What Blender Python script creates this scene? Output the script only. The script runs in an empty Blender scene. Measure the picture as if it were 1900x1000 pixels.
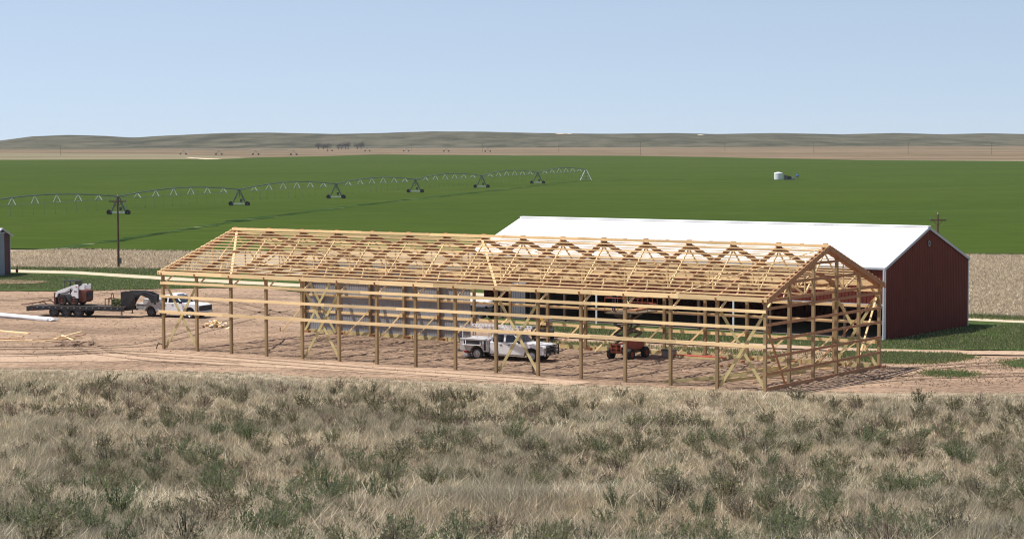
import bpy, bmesh, math, random
import numpy as np
from mathutils import Vector, Matrix
R = math.radians
random.seed(7); rng = np.random.default_rng(11)
scene = bpy.context.scene
COL = scene.collection

# ------------------------------------------------------------------ camera
F_PX, S = 4051.18, 1.35                      # focal length in photo pixels (1900 wide), metres per fitted unit
CAM_H, PITCH, ROLL = 11.43694 * S, 0.061, -0.00308
cam = bpy.data.cameras.new('camera'); cam_o = bpy.data.objects.new('camera', cam); COL.objects.link(cam_o)
cam.sensor_width = 36; cam.lens = 36 * F_PX / 1900; cam.clip_start = 0.5; cam.clip_end = 30000
cam_o.matrix_world = Matrix.Translation((0, 0, CAM_H)) @ Matrix.Rotation(math.pi/2 - PITCH, 4, 'X') @ Matrix.Rotation(ROLL, 4, 'Z')
scene.camera = cam_o

# ------------------------------------------------------------------ sky, sun, exposure
SUN_EL, SHADOW_AZ = 66.5, 2.0              # shadows fall to the right
world = bpy.data.worlds.new('World'); scene.world = world; world.use_nodes = True
wn = world.node_tree; bg = wn.nodes['Background']
sky = wn.nodes.new('ShaderNodeTexSky'); sky.sky_type = 'NISHITA'; sky.sun_disc = False
sky.sun_elevation = R(SUN_EL); sky.sun_rotation = R(-74.0)
sky.altitude = 0; sky.air_density = 1.0; sky.dust_density = 0.25; sky.ozone_density = 1.5
tint = wn.nodes.new('ShaderNodeMix'); tint.data_type = 'RGBA'; tint.blend_type = 'MULTIPLY'; tint.inputs[0].default_value = 1.0
tint.inputs[7].default_value = (1.15, .96, .84, 1)           # white balance of the photograph's sky
stc = wn.nodes.new('ShaderNodeTexCoord'); sva = wn.nodes.new('ShaderNodeVectorMath'); sva.operation = 'ADD'; sva.inputs[1].default_value = (0, 0, .16)
svn = wn.nodes.new('ShaderNodeVectorMath'); svn.operation = 'NORMALIZE'
wn.links.new(stc.outputs['Generated'], sva.inputs[0]); wn.links.new(sva.outputs[0], svn.inputs[0]); wn.links.new(svn.outputs[0], sky.inputs['Vector'])
wn.links.new(sky.outputs[0], tint.inputs[6]); wn.links.new(tint.outputs[2], bg.inputs[0]); bg.inputs[1].default_value = 0.14
sl = bpy.data.lights.new('sun', 'SUN'); sl.energy = 5.0; sl.angle = R(0.55); sl.color = (1.0, 0.955, 0.88)
so = bpy.data.objects.new('sun', sl); COL.objects.link(so)
sd = Vector((math.cos(R(SHADOW_AZ)) * math.cos(R(SUN_EL)), math.sin(R(SHADOW_AZ)) * math.cos(R(SUN_EL)), -math.sin(R(SUN_EL))))
so.rotation_euler = sd.to_track_quat('-Z', 'Y').to_euler(); so.location = (-60, 120, 150)
vs = scene.view_settings; vs.view_transform = 'Standard'; vs.look = 'None'; vs.gamma = 1; vs.exposure = 0.28
vs.use_curve_mapping = False

# ------------------------------------------------------------------ pixel -> ground
def ray(px, py):
    x, y = px - 950, py - 500
    c, s = math.cos(ROLL), math.sin(ROLL)
    x, y = c*x + s*y, -s*x + c*y
    r, u = x / F_PX, -y / F_PX
    cp, sp = math.cos(PITCH), math.sin(PITCH)
    return Vector((r, cp + u*sp, -sp + u*cp))
def gnd(px, py, z=0.0):
    v = ray(px, py); return Vector((0, 0, CAM_H)) + v * ((z - CAM_H) / v.z)
def at_depth(px, py, Y):
    v = ray(px, py); return Vector((0, 0, CAM_H)) + v * (Y / v.y)

# ------------------------------------------------------------------ materials
def nodes_of(name):
    m = bpy.data.materials.new(name); m.use_nodes = True
    nt = m.node_tree; return m, nt, nt.nodes['Principled BSDF']
def N(nt, t, **kw):
    n = nt.nodes.new(t)
    for k, v in kw.items(): setattr(n, k, v)
    return n
def noise(nt, vec, scale, detail=4, rough=.55, dist=0):
    n = N(nt, 'ShaderNodeTexNoise'); n.inputs['Scale'].default_value = scale; n.inputs['Detail'].default_value = detail
    n.inputs['Roughness'].default_value = rough; n.inputs['Distortion'].default_value = dist
    nt.links.new(vec, n.inputs['Vector']); return n.outputs[0]
def ramp(nt, fac, stops):
    r = N(nt, 'ShaderNodeValToRGB'); el = r.color_ramp.elements
    while len(el) < len(stops): el.new(.5)
    for e, (p, c) in zip(el, stops): e.position = p; e.color = (*c, 1)
    nt.links.new(fac, r.inputs[0]); return r.outputs[0]
def mixc(nt, fac, a, b, mode='MIX'):
    m = N(nt, 'ShaderNodeMix', data_type='RGBA', blend_type=mode)
    for sock, val in ((m.inputs[0], fac), (m.inputs[6], a), (m.inputs[7], b)):
        if isinstance(val, (int, float)): sock.default_value = val
        elif isinstance(val, tuple): sock.default_value = (*val, 1)
        else: nt.links.new(val, sock)
    return m.outputs[2]
def mapping(nt, vec, rotz=0, scale=(1, 1, 1)):
    m = N(nt, 'ShaderNodeMapping'); m.inputs['Rotation'].default_value = (0, 0, rotz); m.inputs['Scale'].default_value = scale
    nt.links.new(vec, m.inputs['Vector']); return m.outputs[0]
def bump(nt, bsdf, h, strength=.4, dist=.05):
    b = N(nt, 'ShaderNodeBump'); b.inputs['Strength'].default_value = strength; b.inputs['Distance'].default_value = dist
    nt.links.new(h, b.inputs['Height']); nt.links.new(b.outputs[0], bsdf.inputs['Normal'])
MATS = {}
def mat(name, col, rough=.7, var=.15, scale=3.0, metal=0, rnd=0.0, spec=.3, stretch=(1, 1, 1), bmp=0, dirt=None, dirtamt=.5):
    if name in MATS: return MATS[name]
    m, nt, b = nodes_of(name)
    tc = N(nt, 'ShaderNodeTexCoord'); vec = mapping(nt, tc.outputs['Object'], 0, stretch)
    n1 = noise(nt, vec, scale, 5)
    lo = tuple(c*(1-var) for c in col); hi = tuple(min(1, c*(1+var)) for c in col)
    c = ramp(nt, n1, [(.3, lo), (.7, hi)])
    if dirt:
        n2 = noise(nt, tc.outputs['Object'], scale*.6, 6, .65)
        f = N(nt, 'ShaderNodeMapRange'); f.inputs[1].default_value = .48; f.inputs[2].default_value = .72; f.inputs[4].default_value = dirtamt
        nt.links.new(n2, f.inputs[0]); c = mixc(nt, f.outputs[0], c, dirt)
    if rnd:
        oi = N(nt, 'ShaderNodeObjectInfo')
        mr = N(nt, 'ShaderNodeMapRange'); mr.inputs[3].default_value = 1-rnd; mr.inputs[4].default_value = 1+rnd*.7
        nt.links.new(oi.outputs['Random'], mr.inputs[0])
        hsv = N(nt, 'ShaderNodeHueSaturation'); nt.links.new(c, hsv.inputs['Color']); nt.links.new(mr.outputs[0], hsv.inputs['Value']); c = hsv.outputs[0]
    nt.links.new(c, b.inputs['Base Color'])
    b.inputs['Roughness'].default_value = rough; b.inputs['Metallic'].default_value = metal
    b.inputs['Specular IOR Level'].default_value = spec
    if bmp: bump(nt, b, n1, bmp, .02)
    MATS[name] = m; return m
def ground_mat(name, build):
    m, nt, b = nodes_of(name)
    g = N(nt, 'ShaderNodeNewGeometry'); c, h = build(nt, g.outputs['Position'])
    nt.links.new(c, b.inputs['Base Color']); b.inputs['Roughness'].default_value = 1.0; b.inputs['Specular IOR Level'].default_value = .0
    if h is not None: bump(nt, b, h[0], h[1], h[2])
    MATS[name] = m; return m
TH = -0.60324
def dirt_build(light, mid, dark, amt):
    def f(nt, P):
        along = mapping(nt, P, -TH, (.10, .75, 1))
        s = noise(nt, along, 1.0, 6, .6, .6)
        s2 = noise(nt, mapping(nt, P, -TH - .25, (.22, 2.4, 1)), 1.0, 5, .65)
        blot = noise(nt, mapping(nt, P, -TH, (.10, .17, 1)), 1.0, 6, .62); fine = noise(nt, P, 2.2, 6, .7)
        c = ramp(nt, s, [(.36, dark), (.48, mid), (.60, light)])
        c = mixc(nt, .35, c, ramp(nt, s2, [(.36, dark), (.5, mid), (.62, light)]))
        d = ramp(nt, blot, [(.47, (0, 0, 0)), (.58, (1, 1, 1))])
        c = mixc(nt, mixc(nt, amt, (0, 0, 0), d), c, dark)
        c = mixc(nt, .5, c, ramp(nt, fine, [(.38, dark), (.58, light)]))
        hh = N(nt, 'ShaderNodeMath', operation='ADD'); nt.links.new(s2, hh.inputs[0]); nt.links.new(fine, hh.inputs[1])
        return c, (hh.outputs[0], .9, .12)
    return f
ground_mat('dirt', dirt_build((.46, .325, .225), (.345, .237, .165), (.14, .093, .066), .9))
ground_mat('pale_dirt', dirt_build((.53, .385, .275), (.45, .32, .225), (.29, .20, .135), .2))
ground_mat('churned_dirt', dirt_build((.36, .255, .18), (.27, .185, .13), (.12, .08, .056), .55))
def road_build(nt, P):
    s = noise(nt, mapping(nt, P, -TH, (.06, 1.6, 1)), 1, 5); f = noise(nt, P, 1.2, 6, .7)
    c = ramp(nt, s, [(.3, (.42, .34, .235)), (.6, (.56, .47, .34))])
    return mixc(nt, .3, c, ramp(nt, f, [(.3, (.3, .24, .16)), (.6, (.58, .48, .35))])), (f, .5, .06)
ground_mat('road', road_build)
def prairie_build(nt, P):
    a = noise(nt, P, .11, 5, .6); b = noise(nt, P, 1.6, 6, .7)
    c = ramp(nt, a, [(.35, (.27, .215, .15)), (.6, (.37, .30, .21))])
    return mixc(nt, .5, c, ramp(nt, b, [(.3, (.15, .12, .08)), (.65, (.42, .34, .25))])), (b, .8, .1)
ground_mat('prairie_soil', prairie_build)
def green_build(nt, P):
    band = noise(nt, mapping(nt, P, .15, (.0035, .016, 1)), 1, 4, .5)
    fine = noise(nt, mapping(nt, P, TH, (.12, .5, 1)), 1.0, 6, .7); mid = noise(nt, P, .02, 5, .6)
    c = ramp(nt, band, [(.32, (.031, .060, .008)), (.52, (.043, .073, .011)), (.7, (.062, .090, .017))])
    c = mixc(nt, .35, c, ramp(nt, mid, [(.35, (.031, .055, .009)), (.65, (.070, .086, .024))]))
    pc = gnd(1087, 335.5); vd = N(nt, 'ShaderNodeVectorMath', operation='DISTANCE'); vd.inputs[1].default_value = (pc.x, pc.y, .2); nt.links.new(P, vd.inputs[0])
    cx = N(nt, 'ShaderNodeCombineXYZ'); nt.links.new(vd.outputs['Value'], cx.inputs[0])
    ring = noise(nt, mapping(nt, cx.outputs[0], 0, (.035, 1, 1)), 1, 6, .75)
    c = mixc(nt, .5, c, ramp(nt, ring, [(.36, (.026, .052, .012)), (.5, (.046, .076, .015)), (.62, (.072, .100, .022))]))
    big = noise(nt, mapping(nt, P, .3, (.006, .011, 1)), 1, 6, .68)
    c = mixc(nt, .35, c, ramp(nt, big, [(.38, (.026, .055, .016)), (.62, (.062, .088, .020))]))
    c = mixc(nt, .4, c, ramp(nt, fine, [(.3, (.020, .038, .006)), (.7, (.078, .112, .024))]))
    return c, (fine, .6, .25)
ground_mat('wheat', green_build)
def verge_build(nt, P):
    a = noise(nt, P, .35, 6, .7); b = noise(nt, P, 2.5, 5, .7); d = noise(nt, P, .12, 4, .6)
    c = ramp(nt, a, [(.3, (.035, .062, .018)), (.7, (.078, .115, .036))])
    c = mixc(nt, .4, c, ramp(nt, b, [(.35, (.025, .048, .014)), (.65, (.11, .135, .05))]))
    dd = ramp(nt, d, [(.6, (0, 0, 0)), (.75, (.7, .7, .7))])
    return mixc(nt, dd, c, (.22, .18, .11)), (b, .9, .2)
ground_mat('verge', verge_build)
def stubble_build(nt, P):
    a = noise(nt, mapping(nt, P, -TH, (.35, 1.4, 1)), 1, 6, .75); b = noise(nt, P, 2.0, 5, .7)
    c = ramp(nt, a, [(.33, (.17, .13, .09)), (.52, (.35, .285, .20)), (.68, (.54, .46, .33))])
    return mixc(nt, .5, c, ramp(nt, b, [(.35, (.17, .12, .085)), (.62, (.56, .46, .35))])), (b, .8, .2)
ground_mat('stubble', stubble_build)
def tan_build(nt, P):
    a = noise(nt, mapping(nt, P, .1, (.0018, .009, 1)), 1, 5, .6); b = noise(nt, P, .03, 5, .6)
    c = ramp(nt, a, [(.36, (.10, .085, .05)), (.5, (.165, .122, .078)), (.62, (.23, .165, .11))])
    return mixc(nt, .35, c, ramp(nt, b, [(.38, (.085, .08, .045)), (.62, (.235, .17, .115))])), None
ground_mat('far_field', tan_build)
def hill_build(nt, P):
    a = noise(nt, mapping(nt, P, 0, (.0022, .0012, .01)), 1, 6, .65); b = noise(nt, mapping(nt, P, 0, (.02, .006, .05)), 1, 5, .7)
    c = ramp(nt, a, [(.3, (.045, .048, .028)), (.6, (.082, .08, .052))])
    c = mixc(nt, .5, c, ramp(nt, b, [(.4, (.022, .026, .013)), (.6, (.14, .125, .085))]))
    return c, None
ground_mat('hill_scrub', hill_build)
ground_mat('grey_field', lambda nt, P: (ramp(nt, noise(nt, mapping(nt, P, 0, (.004, .02, 1)), 1, 5), [(.3, (.13, .125, .07)), (.7, (.26, .21, .14))]), None))
ground_mat('sand', lambda nt, P: (ramp(nt, noise(nt, P, .03, 4), [(.3, (.48, .38, .26)), (.7, (.62, .51, .37))]), None))
ground_mat('track_green', lambda nt, P: (ramp(nt, noise(nt, P, .12, 5, .7), [(.38, (.012, .026, .009)), (.6, (.045, .08, .025)), (.74, (.30, .30, .17))]), None))

WOOD = mat('pine', (.88, .645, .35), .75, .14, 1.4, rnd=.26, stretch=(.3, 3, 3), spec=.2)
WOODB = mat('pine_brown_shaded', (.40, .21, .11), .8, .18, 1.4, rnd=.2, stretch=(.3, 3, 3), spec=.2)  # brown for blocks; shade of truss and gable faces put into this pine
TREATED = mat('treated_pine', (.33, .23, .12), .8, .2, 2.0, rnd=.18, stretch=(3, 3, .4), spec=.2)
TREATY = mat('treated_board', (.55, .46, .23), .8, .15, 2.0, rnd=.12, spec=.2)
METGREY = mat('metal_grey', (.27, .275, .29), .5, .06, .8, rnd=.05, spec=.4)
RED = mat('metal_red', (.14, .030, .019), .65, .10, .7, spec=.15)
WHITE_ROOF = mat('metal_white', (.88, .88, .88), .45, .03, .4, spec=.4)
TRIM = mat('trim_grey', (.42, .44, .48), .5, .06)
WPAINT = mat('white_paint', (.78, .78, .79), .35, .05, 1.5, spec=.5, dirt=(.55, .48, .41), dirtamt=.16)
ALUM_SHADE = mat('aluminium_shaded_bed', (.52, .51, .51), .45, .12, 2.5, spec=.5, dirt=(.30, .26, .22), dirtamt=.4)
BLACK = mat('black_steel', (.022, .022, .026), .55, .3, 3, spec=.4, dirt=(.10, .08, .06), dirtamt=.4)
RUBBER = mat('rubber', (.025, .024, .023), .9, .3, 4, dirt=(.14, .11, .085), dirtamt=.5)
RIM = mat('rim_metal', (.45, .45, .46), .35, .1, 4, metal=.6)
GLASS = mat('dark_glass', (.012, .014, .017), .08, .1, 1, spec=.6)
CHROME = mat('chrome', (.55, .55, .56), .25, .1, 3, metal=.8)
ORANGE = mat('orange_paint', (.34, .075, .04), .5, .15, 2, dirt=(.22, .14, .10), dirtamt=.5)
RUST = mat('rusty_red', (.13, .048, .034), .7, .3, 3)
YELLOW = mat('yellow_paint', (.62, .36, .05), .5, .15, 2, dirt=(.28, .2, .11), dirtamt=.5)
DKGREY = mat('dark_grey', (.10, .10, .105), .6, .2, 2)
LTGREY = mat('light_grey', (.42, .42, .43), .6, .15, 2)
GALV = mat('galvanised', (.46, .50, .47), .5, .1, 1)
GALVD = mat('galvanised_dull', (.13, .16, .15), .6, .15, 1)
POLEW = mat('pole_wood', (.115, .07, .05), .9, .25, 1.5, stretch=(4, 4, .5))
REDLAMP = mat('red_plastic', (.35, .02, .02), .4, .1)
LAMP = mat('lamp_glass', (.6, .6, .58), .15, .1, spec=.6)
PLASTIC = mat('white_wrap', (.80, .80, .82), .4, .06, 1.2)
TANKW = mat('white_tank', (.80, .80, .79), .4, .05, .6)
BLUE = mat('blue_tank', (.05, .14, .42), .5, .1)
OLIVE = mat('olive_bale', (.085, .095, .035), .9, .35, 5)
BROWNB = mat('brown_crate', (.09, .065, .05), .9, .3, 4)
REDT = mat('red_trim', (.52, .09, .07), .5, .1)
ICONC = mat('concrete_grey', (.33, .30, .28), .9, .2, 3)

# ------------------------------------------------------------------ mesh builder
class MB:
    def __init__(s): s.v = []; s.f = []
    def add(s, vs_, fs):
        o = len(s.v); s.v += [tuple(x) for x in vs_]; s.f += [tuple(i+o for i in f) for f in fs]; return s
    def hexa(s, p):   # 8 points: bottom 4 ccw, top 4 ccw
        return s.add(p, [(3, 2, 1, 0), (4, 5, 6, 7), (0, 1, 5, 4), (1, 2, 6, 5), (2, 3, 7, 6), (3, 0, 4, 7)])
    def box(s, x0, x1, y0, y1, z0, z1):
        return s.hexa([(x0, y0, z0), (x1, y0, z0), (x1, y1, z0), (x0, y1, z0), (x0, y0, z1), (x1, y0, z1), (x1, y1, z1), (x0, y1, z1)])
    def beam(s, p, q, w, h, up=(0, 0, 1)):
        p, q = Vector(p), Vector(q); d = (q-p).normalized(); up = Vector(up)
        if abs(d.dot(up)) > .97: up = Vector((0, 1, 0)) if abs(d.y) < .9 else Vector((1, 0, 0))
        sd_ = d.cross(up).normalized(); u_ = sd_.cross(d).normalized()
        a, b = sd_*(w/2), u_*(h/2)
        return s.hexa([p-a-b, p+a-b, p+a+b, p-a+b, q-a-b, q+a-b, q+a+b, q-a+b])
    def tube(s, p, q, r, n=8, r2=None, cap=True):
        p, q = Vector(p), Vector(q); r2 = r if r2 is None else r2
        d = (q-p).normalized(); up = Vector((0, 0, 1)) if abs(d.z) < .95 else Vector((1, 0, 0))
        a = d.cross(up).normalized(); b = a.cross(d)
        vs_ = [p + (a*math.cos(t)+b*math.sin(t))*r for t in [2*math.pi*i/n for i in range(n)]]
        vs_ += [q + (a*math.cos(t)+b*math.sin(t))*r2 for t in [2*math.pi*i/n for i in range(n)]]
        fs = [(i, (i+1) % n, n+(i+1) % n, n+i) for i in range(n)]
        if cap: fs += [tuple(range(n-1, -1, -1)), tuple(range(n, 2*n))]
        return s.add(vs_, fs)
    def path(s, pts, r, n=6):
        for a, b in zip(pts, pts[1:]): s.tube(a, b, r, n)
        return s
    def prism(s, prof, y0, y1, yscale=None):     # prof: (x, z) polygon, extruded along y
        n = len(prof); k = yscale or (lambda x, z: 1.0)
        vs_ = [(x, y0*k(x, z), z) for x, z in prof] + [(x, y1*k(x, z), z) for x, z in prof]
        fs = [tuple(range(n)), tuple(range(2*n-1, n-1, -1))] + [(i, i+n, (i+1) % n + n, (i+1) % n) for i in range(n)]
        return s.add(vs_, fs)
    def lathe(s, prof, c, axis='y', n=20):        # prof: (radius, offset)
        m = len(prof); vs_ = []
        for i in range(n):
            t = 2*math.pi*i/n
            for r, o in prof:
                x, z = r*math.cos(t), r*math.sin(t)
                if axis == 'y': vs_.append((c[0]+x, c[1]+o, c[2]+z))
                else: vs_.append((c[0]+x, c[1]+z, c[2]+o))
        fs = []
        for i in range(n):
            j = (i+1) % n
            for k in range(m-1): fs.append((i*m+k, i*m+k+1, j*m+k+1, j*m+k))
        return s.add(vs_, fs)
    def build(s, name, material, parent=None, bevel=0, smooth=False):
        me = bpy.data.meshes.new(name); me.from_pydata(s.v, [], s.f)
        bm = bmesh.new(); bm.from_mesh(me); bmesh.ops.recalc_face_normals(bm, faces=bm.faces)
        bm.to_mesh(me); bm.free()
        me.materials.append(material)
        o = bpy.data.objects.new(name, me); COL.objects.link(o)
        if parent is not None: o.parent = parent
        if bevel:
            b = o.modifiers.new('bevel', 'BEVEL'); b.width = bevel; b.segments = 2; b.limit_method = 'ANGLE'; b.angle_limit = R(35)
        if smooth:
            for p in me.polygons: p.use_smooth = True
        return o
def tag(o, label=None, cat=None, group=None, kind=None):
    if label: o['label'] = label
    if cat: o['category'] = cat
    if group: o['group'] = group
    if kind: o['kind'] = kind
    return o
def empty(name, loc, rz, label, cat, group=None):
    o = bpy.data.objects.new(name, None); COL.objects.link(o); o.location = loc; o.rotation_euler = (0, 0, rz)
    o.empty_display_size = .3
    return tag(o, label, cat, group)
def link_copy(o, parent):
    c = o.copy(); COL.objects.link(c); c.parent = parent
    for ch in o.children: link_copy(ch, c)
    return c

# ------------------------------------------------------------------ value noise for numpy
_perm = rng.random((256, 256))
def vnoise(x, y):
    xi, yi = np.floor(x).astype(int), np.floor(y).astype(int); fx, fy = x-xi, y-yi
    fx = fx*fx*(3-2*fx); fy = fy*fy*(3-2*fy)
    g = lambda i, j: _perm[i % 256, j % 256]
    return (g(xi, yi)*(1-fx)+g(xi+1, yi)*fx)*(1-fy) + (g(xi, yi+1)*(1-fx)+g(xi+1, yi+1)*fx)*fy
def fbm(x, y, o=4):
    t = 0; a = .5
    for k in range(o): t = t + a*vnoise(x*2**k + 17.3*k, y*2**k + 5.1*k); a *= .5
    return t / (1-.5**o)

# ------------------------------------------------------------------ the ground
_e = [gnd(*p) for p in ((0, 681), (300, 687), (700, 699), (1000, 710), (1400, 723), (1880, 728))]
EX = np.array([-90] + [p.x for p in _e] + [90]); EY = np.array([_e[0].y+6] + [p.y for p in _e] + [_e[-1].y-3])
def edge(x): return np.interp(x, EX, EY)
def terrain(x, y):
    x = np.asarray(x, float); y = np.asarray(y, float)
    e = edge(x) + (fbm(x*.12, y*.12, 3)-.5)*5.0
    t = np.clip((e-y)/e, 0, 1.25)
    z = 13.8*t**1.85 + (fbm(x*.09+9, y*.09, 4)-.5)*1.5*np.clip(t*5, 0, 1) + .10*np.clip(t*25, 0, 1)
    return z - .06*(t <= 0)
def grid_obj(name, xs, ys, zf, material):
    X, Y = np.meshgrid(xs, ys); Z = zf(X, Y); nx, ny = len(xs), len(ys)
    v = np.stack([X, Y, Z], -1).reshape(-1, 3)
    i = np.arange(nx*ny).reshape(ny, nx)
    q = np.stack([i[:-1, :-1], i[:-1, 1:], i[1:, 1:], i[1:, :-1]], -1).reshape(-1, 4)
    me = bpy.data.meshes.new(name); me.from_pydata(v.tolist(), [], q.tolist()); me.materials.append(material)
    for p in me.polygons: p.use_smooth = True
    o = bpy.data.objects.new(name, me); COL.objects.link(o); return o
xs = np.concatenate([[-2900, -2000, -1200, -500, -200], np.arange(-110, 111, 1.5), [200, 500, 1200, 2000, 2900]])
ys = np.concatenate([[-380, -120, -50], np.arange(-20, 176, 1.5), [200, 260, 400, 800, 1600, 3000, 4500, 5200]])
tag(grid_obj('ground', xs, ys, terrain, MATS['prairie_soil']), kind='structure')

def jag(poly, step, amp):
    out = []
    n = len(poly)
    for i in range(n):
        a, b = poly[i], poly[(i+1) % n]; d = b-a; L = d.length; k = max(1, min(260, int(L/step)))
        nrm = Vector((-d.y, d.x, 0)).normalized() if L > 0 else Vector((0, 0, 0))
        for j in range(k):
            w = 0 if j == 0 else (random.random()-.5)*2*amp*(.35+.65*random.random())
            out.append(a + d*(j/k) + nrm*w)
    return out
def sheet(name, poly, z, material, step=1.0, amp=.3):
    pts = jag([Vector((p[0], p[1], 0)) for p in poly], step, amp)
    bm = bmesh.new(); f = bm.faces.new([bm.verts.new((p.x, p.y, z)) for p in pts])
    f.normal_update()
    if f.normal.z < 0: bmesh.ops.reverse_faces(bm, faces=[f])
    bmesh.ops.triangulate(bm, faces=bm.faces, ngon_method='EAR_CLIP')
    me = bpy.data.meshes.new(name); bm.to_mesh(me); bm.free(); me.materials.append(material)
    o = bpy.data.objects.new(name, me); COL.objects.link(o); tag(o, kind='structure'); return o
G = lambda *pts: [gnd(*p) for p in pts]
# far tan plain, grey pasture, green field, stubble, verges, yard, roads
sheet('tan_field', G((-420, 297), (400, 295.5), (950, 288), (1600, 297), (2300, 298), (2300, 268), (-420, 272)), .01, MATS['far_field'], 30, 6)
sheet('grey_pasture', G((-420, 298), (150, 298), (480, 294.5), (400, 289.5), (300, 286.5), (150, 285.5), (-420, 281)), .06, MATS['grey_field'], 20, 8)
sheet('sand_track', G((345, 292.3), (415, 296), (380, 296.3), (350, 293.6)), .12, MATS['sand'], 15, 2)
gnear = [(-500, 462), (60, 464.5), (100, 462.5), (330, 467.5), (700, 468), (1300, 471), (1800, 473.5), (2400, 477)]
sheet('green_field', G(*gnear, (2400, 300), (1900, 299.5), (1600, 298), (1300, 292), (1180, 290), (900, 289), (700, 287.5), (600, 290.5), (480, 293), (400, 296.5), (0, 297.5), (-500, 299)), .2, MATS['wheat'], 4, .7)
sheet('corn_stubble_ground', G((-300, 482), (20, 497.5), (150, 498.5), (330, 502), (800, 530), (1500, 573), (1800, 589), (1900, 595), (2200, 612), *[(x, y-1) for x, y in gnear[::-1]]), .05, MATS['stubble'], 3, .5)
sheet('grass_verge', G((-300, 485), (20, 496.5), (330, 501), (800, 529), (1500, 572), (1800, 588), (2200, 611), (2300, 652), (1640, 651), (1250, 631), (1010, 616), (900, 596), (700, 560), (480, 534), (300, 536), (100, 541), (-300, 540)), .08, MATS['verge'], 1.2, .6)
sheet('farm_road', G((-300, 480), (25, 502), (140, 505), (300, 515), (800, 541), (1500, 579), (1800, 592), (1900, 596), (2200, 611), (2200, 618), (1900, 601.5), (1800, 597), (1500, 584), (800, 547), (300, 521), (140, 510), (25, 507), (-300, 486)), .11, MATS['road'], 2, .25)
sheet('field_approach', G((20, 474), (96, 464), (96, 466), (55, 472), (120, 473), (95, 477), (20, 480)), .11, MATS['road'], 2, .6)
sheet('dirt_yard', G((-300, 545), (0, 538), (100, 537), (180, 540), (300, 534), (480, 532), (700, 556), (900, 594), (1000, 614), (1150, 622), (1260, 632), (1640, 648), (2200, 652), (2200, 790), (1400, 770), (900, 745), (300, 715), (-300, 700)), .012, MATS['dirt'], 1.2, .5)
sheet('grass_streak', G((-200, 522), (20, 521), (95, 524), (60, 528), (-200, 531)), .13, MATS['dirt'], 1.5, .5)
sheet('shed_lane', G((930, 605), (1010, 617), (1250, 633), (1640, 650), (1800, 653), (2200, 655), (2200, 664), (1800, 660), (1640, 656), (1250, 640), (1000, 625), (900, 610)), .10, MATS['pale_dirt'], 1.2, .25)
sheet('weedy_patch', G((1570, 655), (1640, 657), (1760, 659), (1786, 664), (1740, 672), (1660, 673), (1590, 668)), .06, MATS['verge'], .5, .7)
sheet('weedy_patch', G((1862, 672), (1900, 668), (1990, 672), (1960, 681), (1880, 681)), .06, MATS['verge'], .5, .5)
sheet('weedy_patch', G((1728, 691), (1760, 689), (1800, 695), (1790, 699), (1740, 697)), .06, MATS['verge'], .5, .35)
sheet('wheel_track', G((-200, 655), (120, 660), (300, 653.5), (560, 670), (800, 687), (1000, 701), (1100, 709), (1050, 716), (700, 693), (300, 670), (0, 672), (-200, 668)), .03, MATS['pale_dirt'], 1.0, .35)

_u = Vector((math.cos(TH), math.sin(TH), 0)); _v = Vector((-math.sin(TH), math.cos(TH), 0)); _o = Vector((-18.89934*S, 117.56109*S, 0))
_pa, _pb = np.arange(-1.0, 51.3, .28), np.arange(.5, 17.1, .22)
_A, _B = np.meshgrid(_pa, _pb)
_tap = np.clip(np.minimum.reduce([_A+1.0, 51.2-_A, _B-.5, 17.0-_B])/1.6, 0, 1)
_hz = .012 + _tap*(.01 + .30*np.abs(fbm(_A*.32, _B*.85, 4)-.5) + .16*np.maximum(0, fbm(_A*.9+7, _B*1.7, 3)-.52)) - .02*(_tap <= 0) - .012*(fbm(_A*.5+3, _B*.5, 3) > .45+.9*_tap)
_X = _o.x + _u.x*_A + _v.x*_B; _Y = _o.y + _u.y*_A + _v.y*_B
_n = np.arange(_A.size).reshape(_A.shape)
_me = bpy.data.meshes.new('building_pad'); _me.from_pydata(np.stack([_X, _Y, _hz], -1).reshape(-1, 3).tolist(), [], np.stack([_n[:-1, :-1], _n[:-1, 1:], _n[1:, 1:], _n[1:, :-1]], -1).reshape(-1, 4).tolist())
_me.materials.append(MATS['churned_dirt']); _po = bpy.data.objects.new('building_pad', _me); COL.objects.link(_po); tag(_po, kind='structure')
sheet('damp_patch', G((-100, 600), (60, 601), (170, 607), (240, 611), (190, 618), (60, 615), (-100, 616)), .022, MATS['churned_dirt'], .8, .8)
sheet('damp_patch', G((60, 640), (110, 636), (170, 637), (175, 643), (120, 645), (70, 644)), .022, MATS['churned_dirt'], .5, .5)
# access track to the pivot point through the green crop
def ribbon(name, pts, w, z, material, jit):
    mb = MB(); prev = None; P = []
    for a, b in zip(pts, pts[1:]):
        k = max(2, int((b-a).length/5))
        P += [a+(b-a)*(i/k) for i in range(k)]
    P.append(pts[-1])
    for i, p in enumerate(P):
        d = (P[min(i+1, len(P)-1)]-P[max(i-1, 0)]).normalized(); n = Vector((-d.y, d.x, 0))
        ww = w*(1+jit*(random.random()-.5)*2)*.5; o = (random.random()-.5)*jit*w*.4
        cur = (p+n*(o+ww), p+n*(o-ww))
        if prev: mb.add([(*prev[0].xy, z), (*prev[1].xy, z), (*cur[1].xy, z), (*cur[0].xy, z)], [(0, 1, 2, 3)])
        prev = cur
    return tag(mb.build(name, material), kind='structure')
ribbon('pivot_access_track', G((70, 466), (130, 461.5), (270, 440.5), (440, 412.5), (640, 386), (800, 368), (960, 350.5), (1020, 343), (1090, 337)), 2.4, .24, MATS['track_green'], .8)
ribbon('wheel_rut', G((1095, 337), (1180, 335.5), (1330, 335), (1440, 335.5), (1525, 336.5)), 4, .24, MATS['track_green'], .8)

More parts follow.
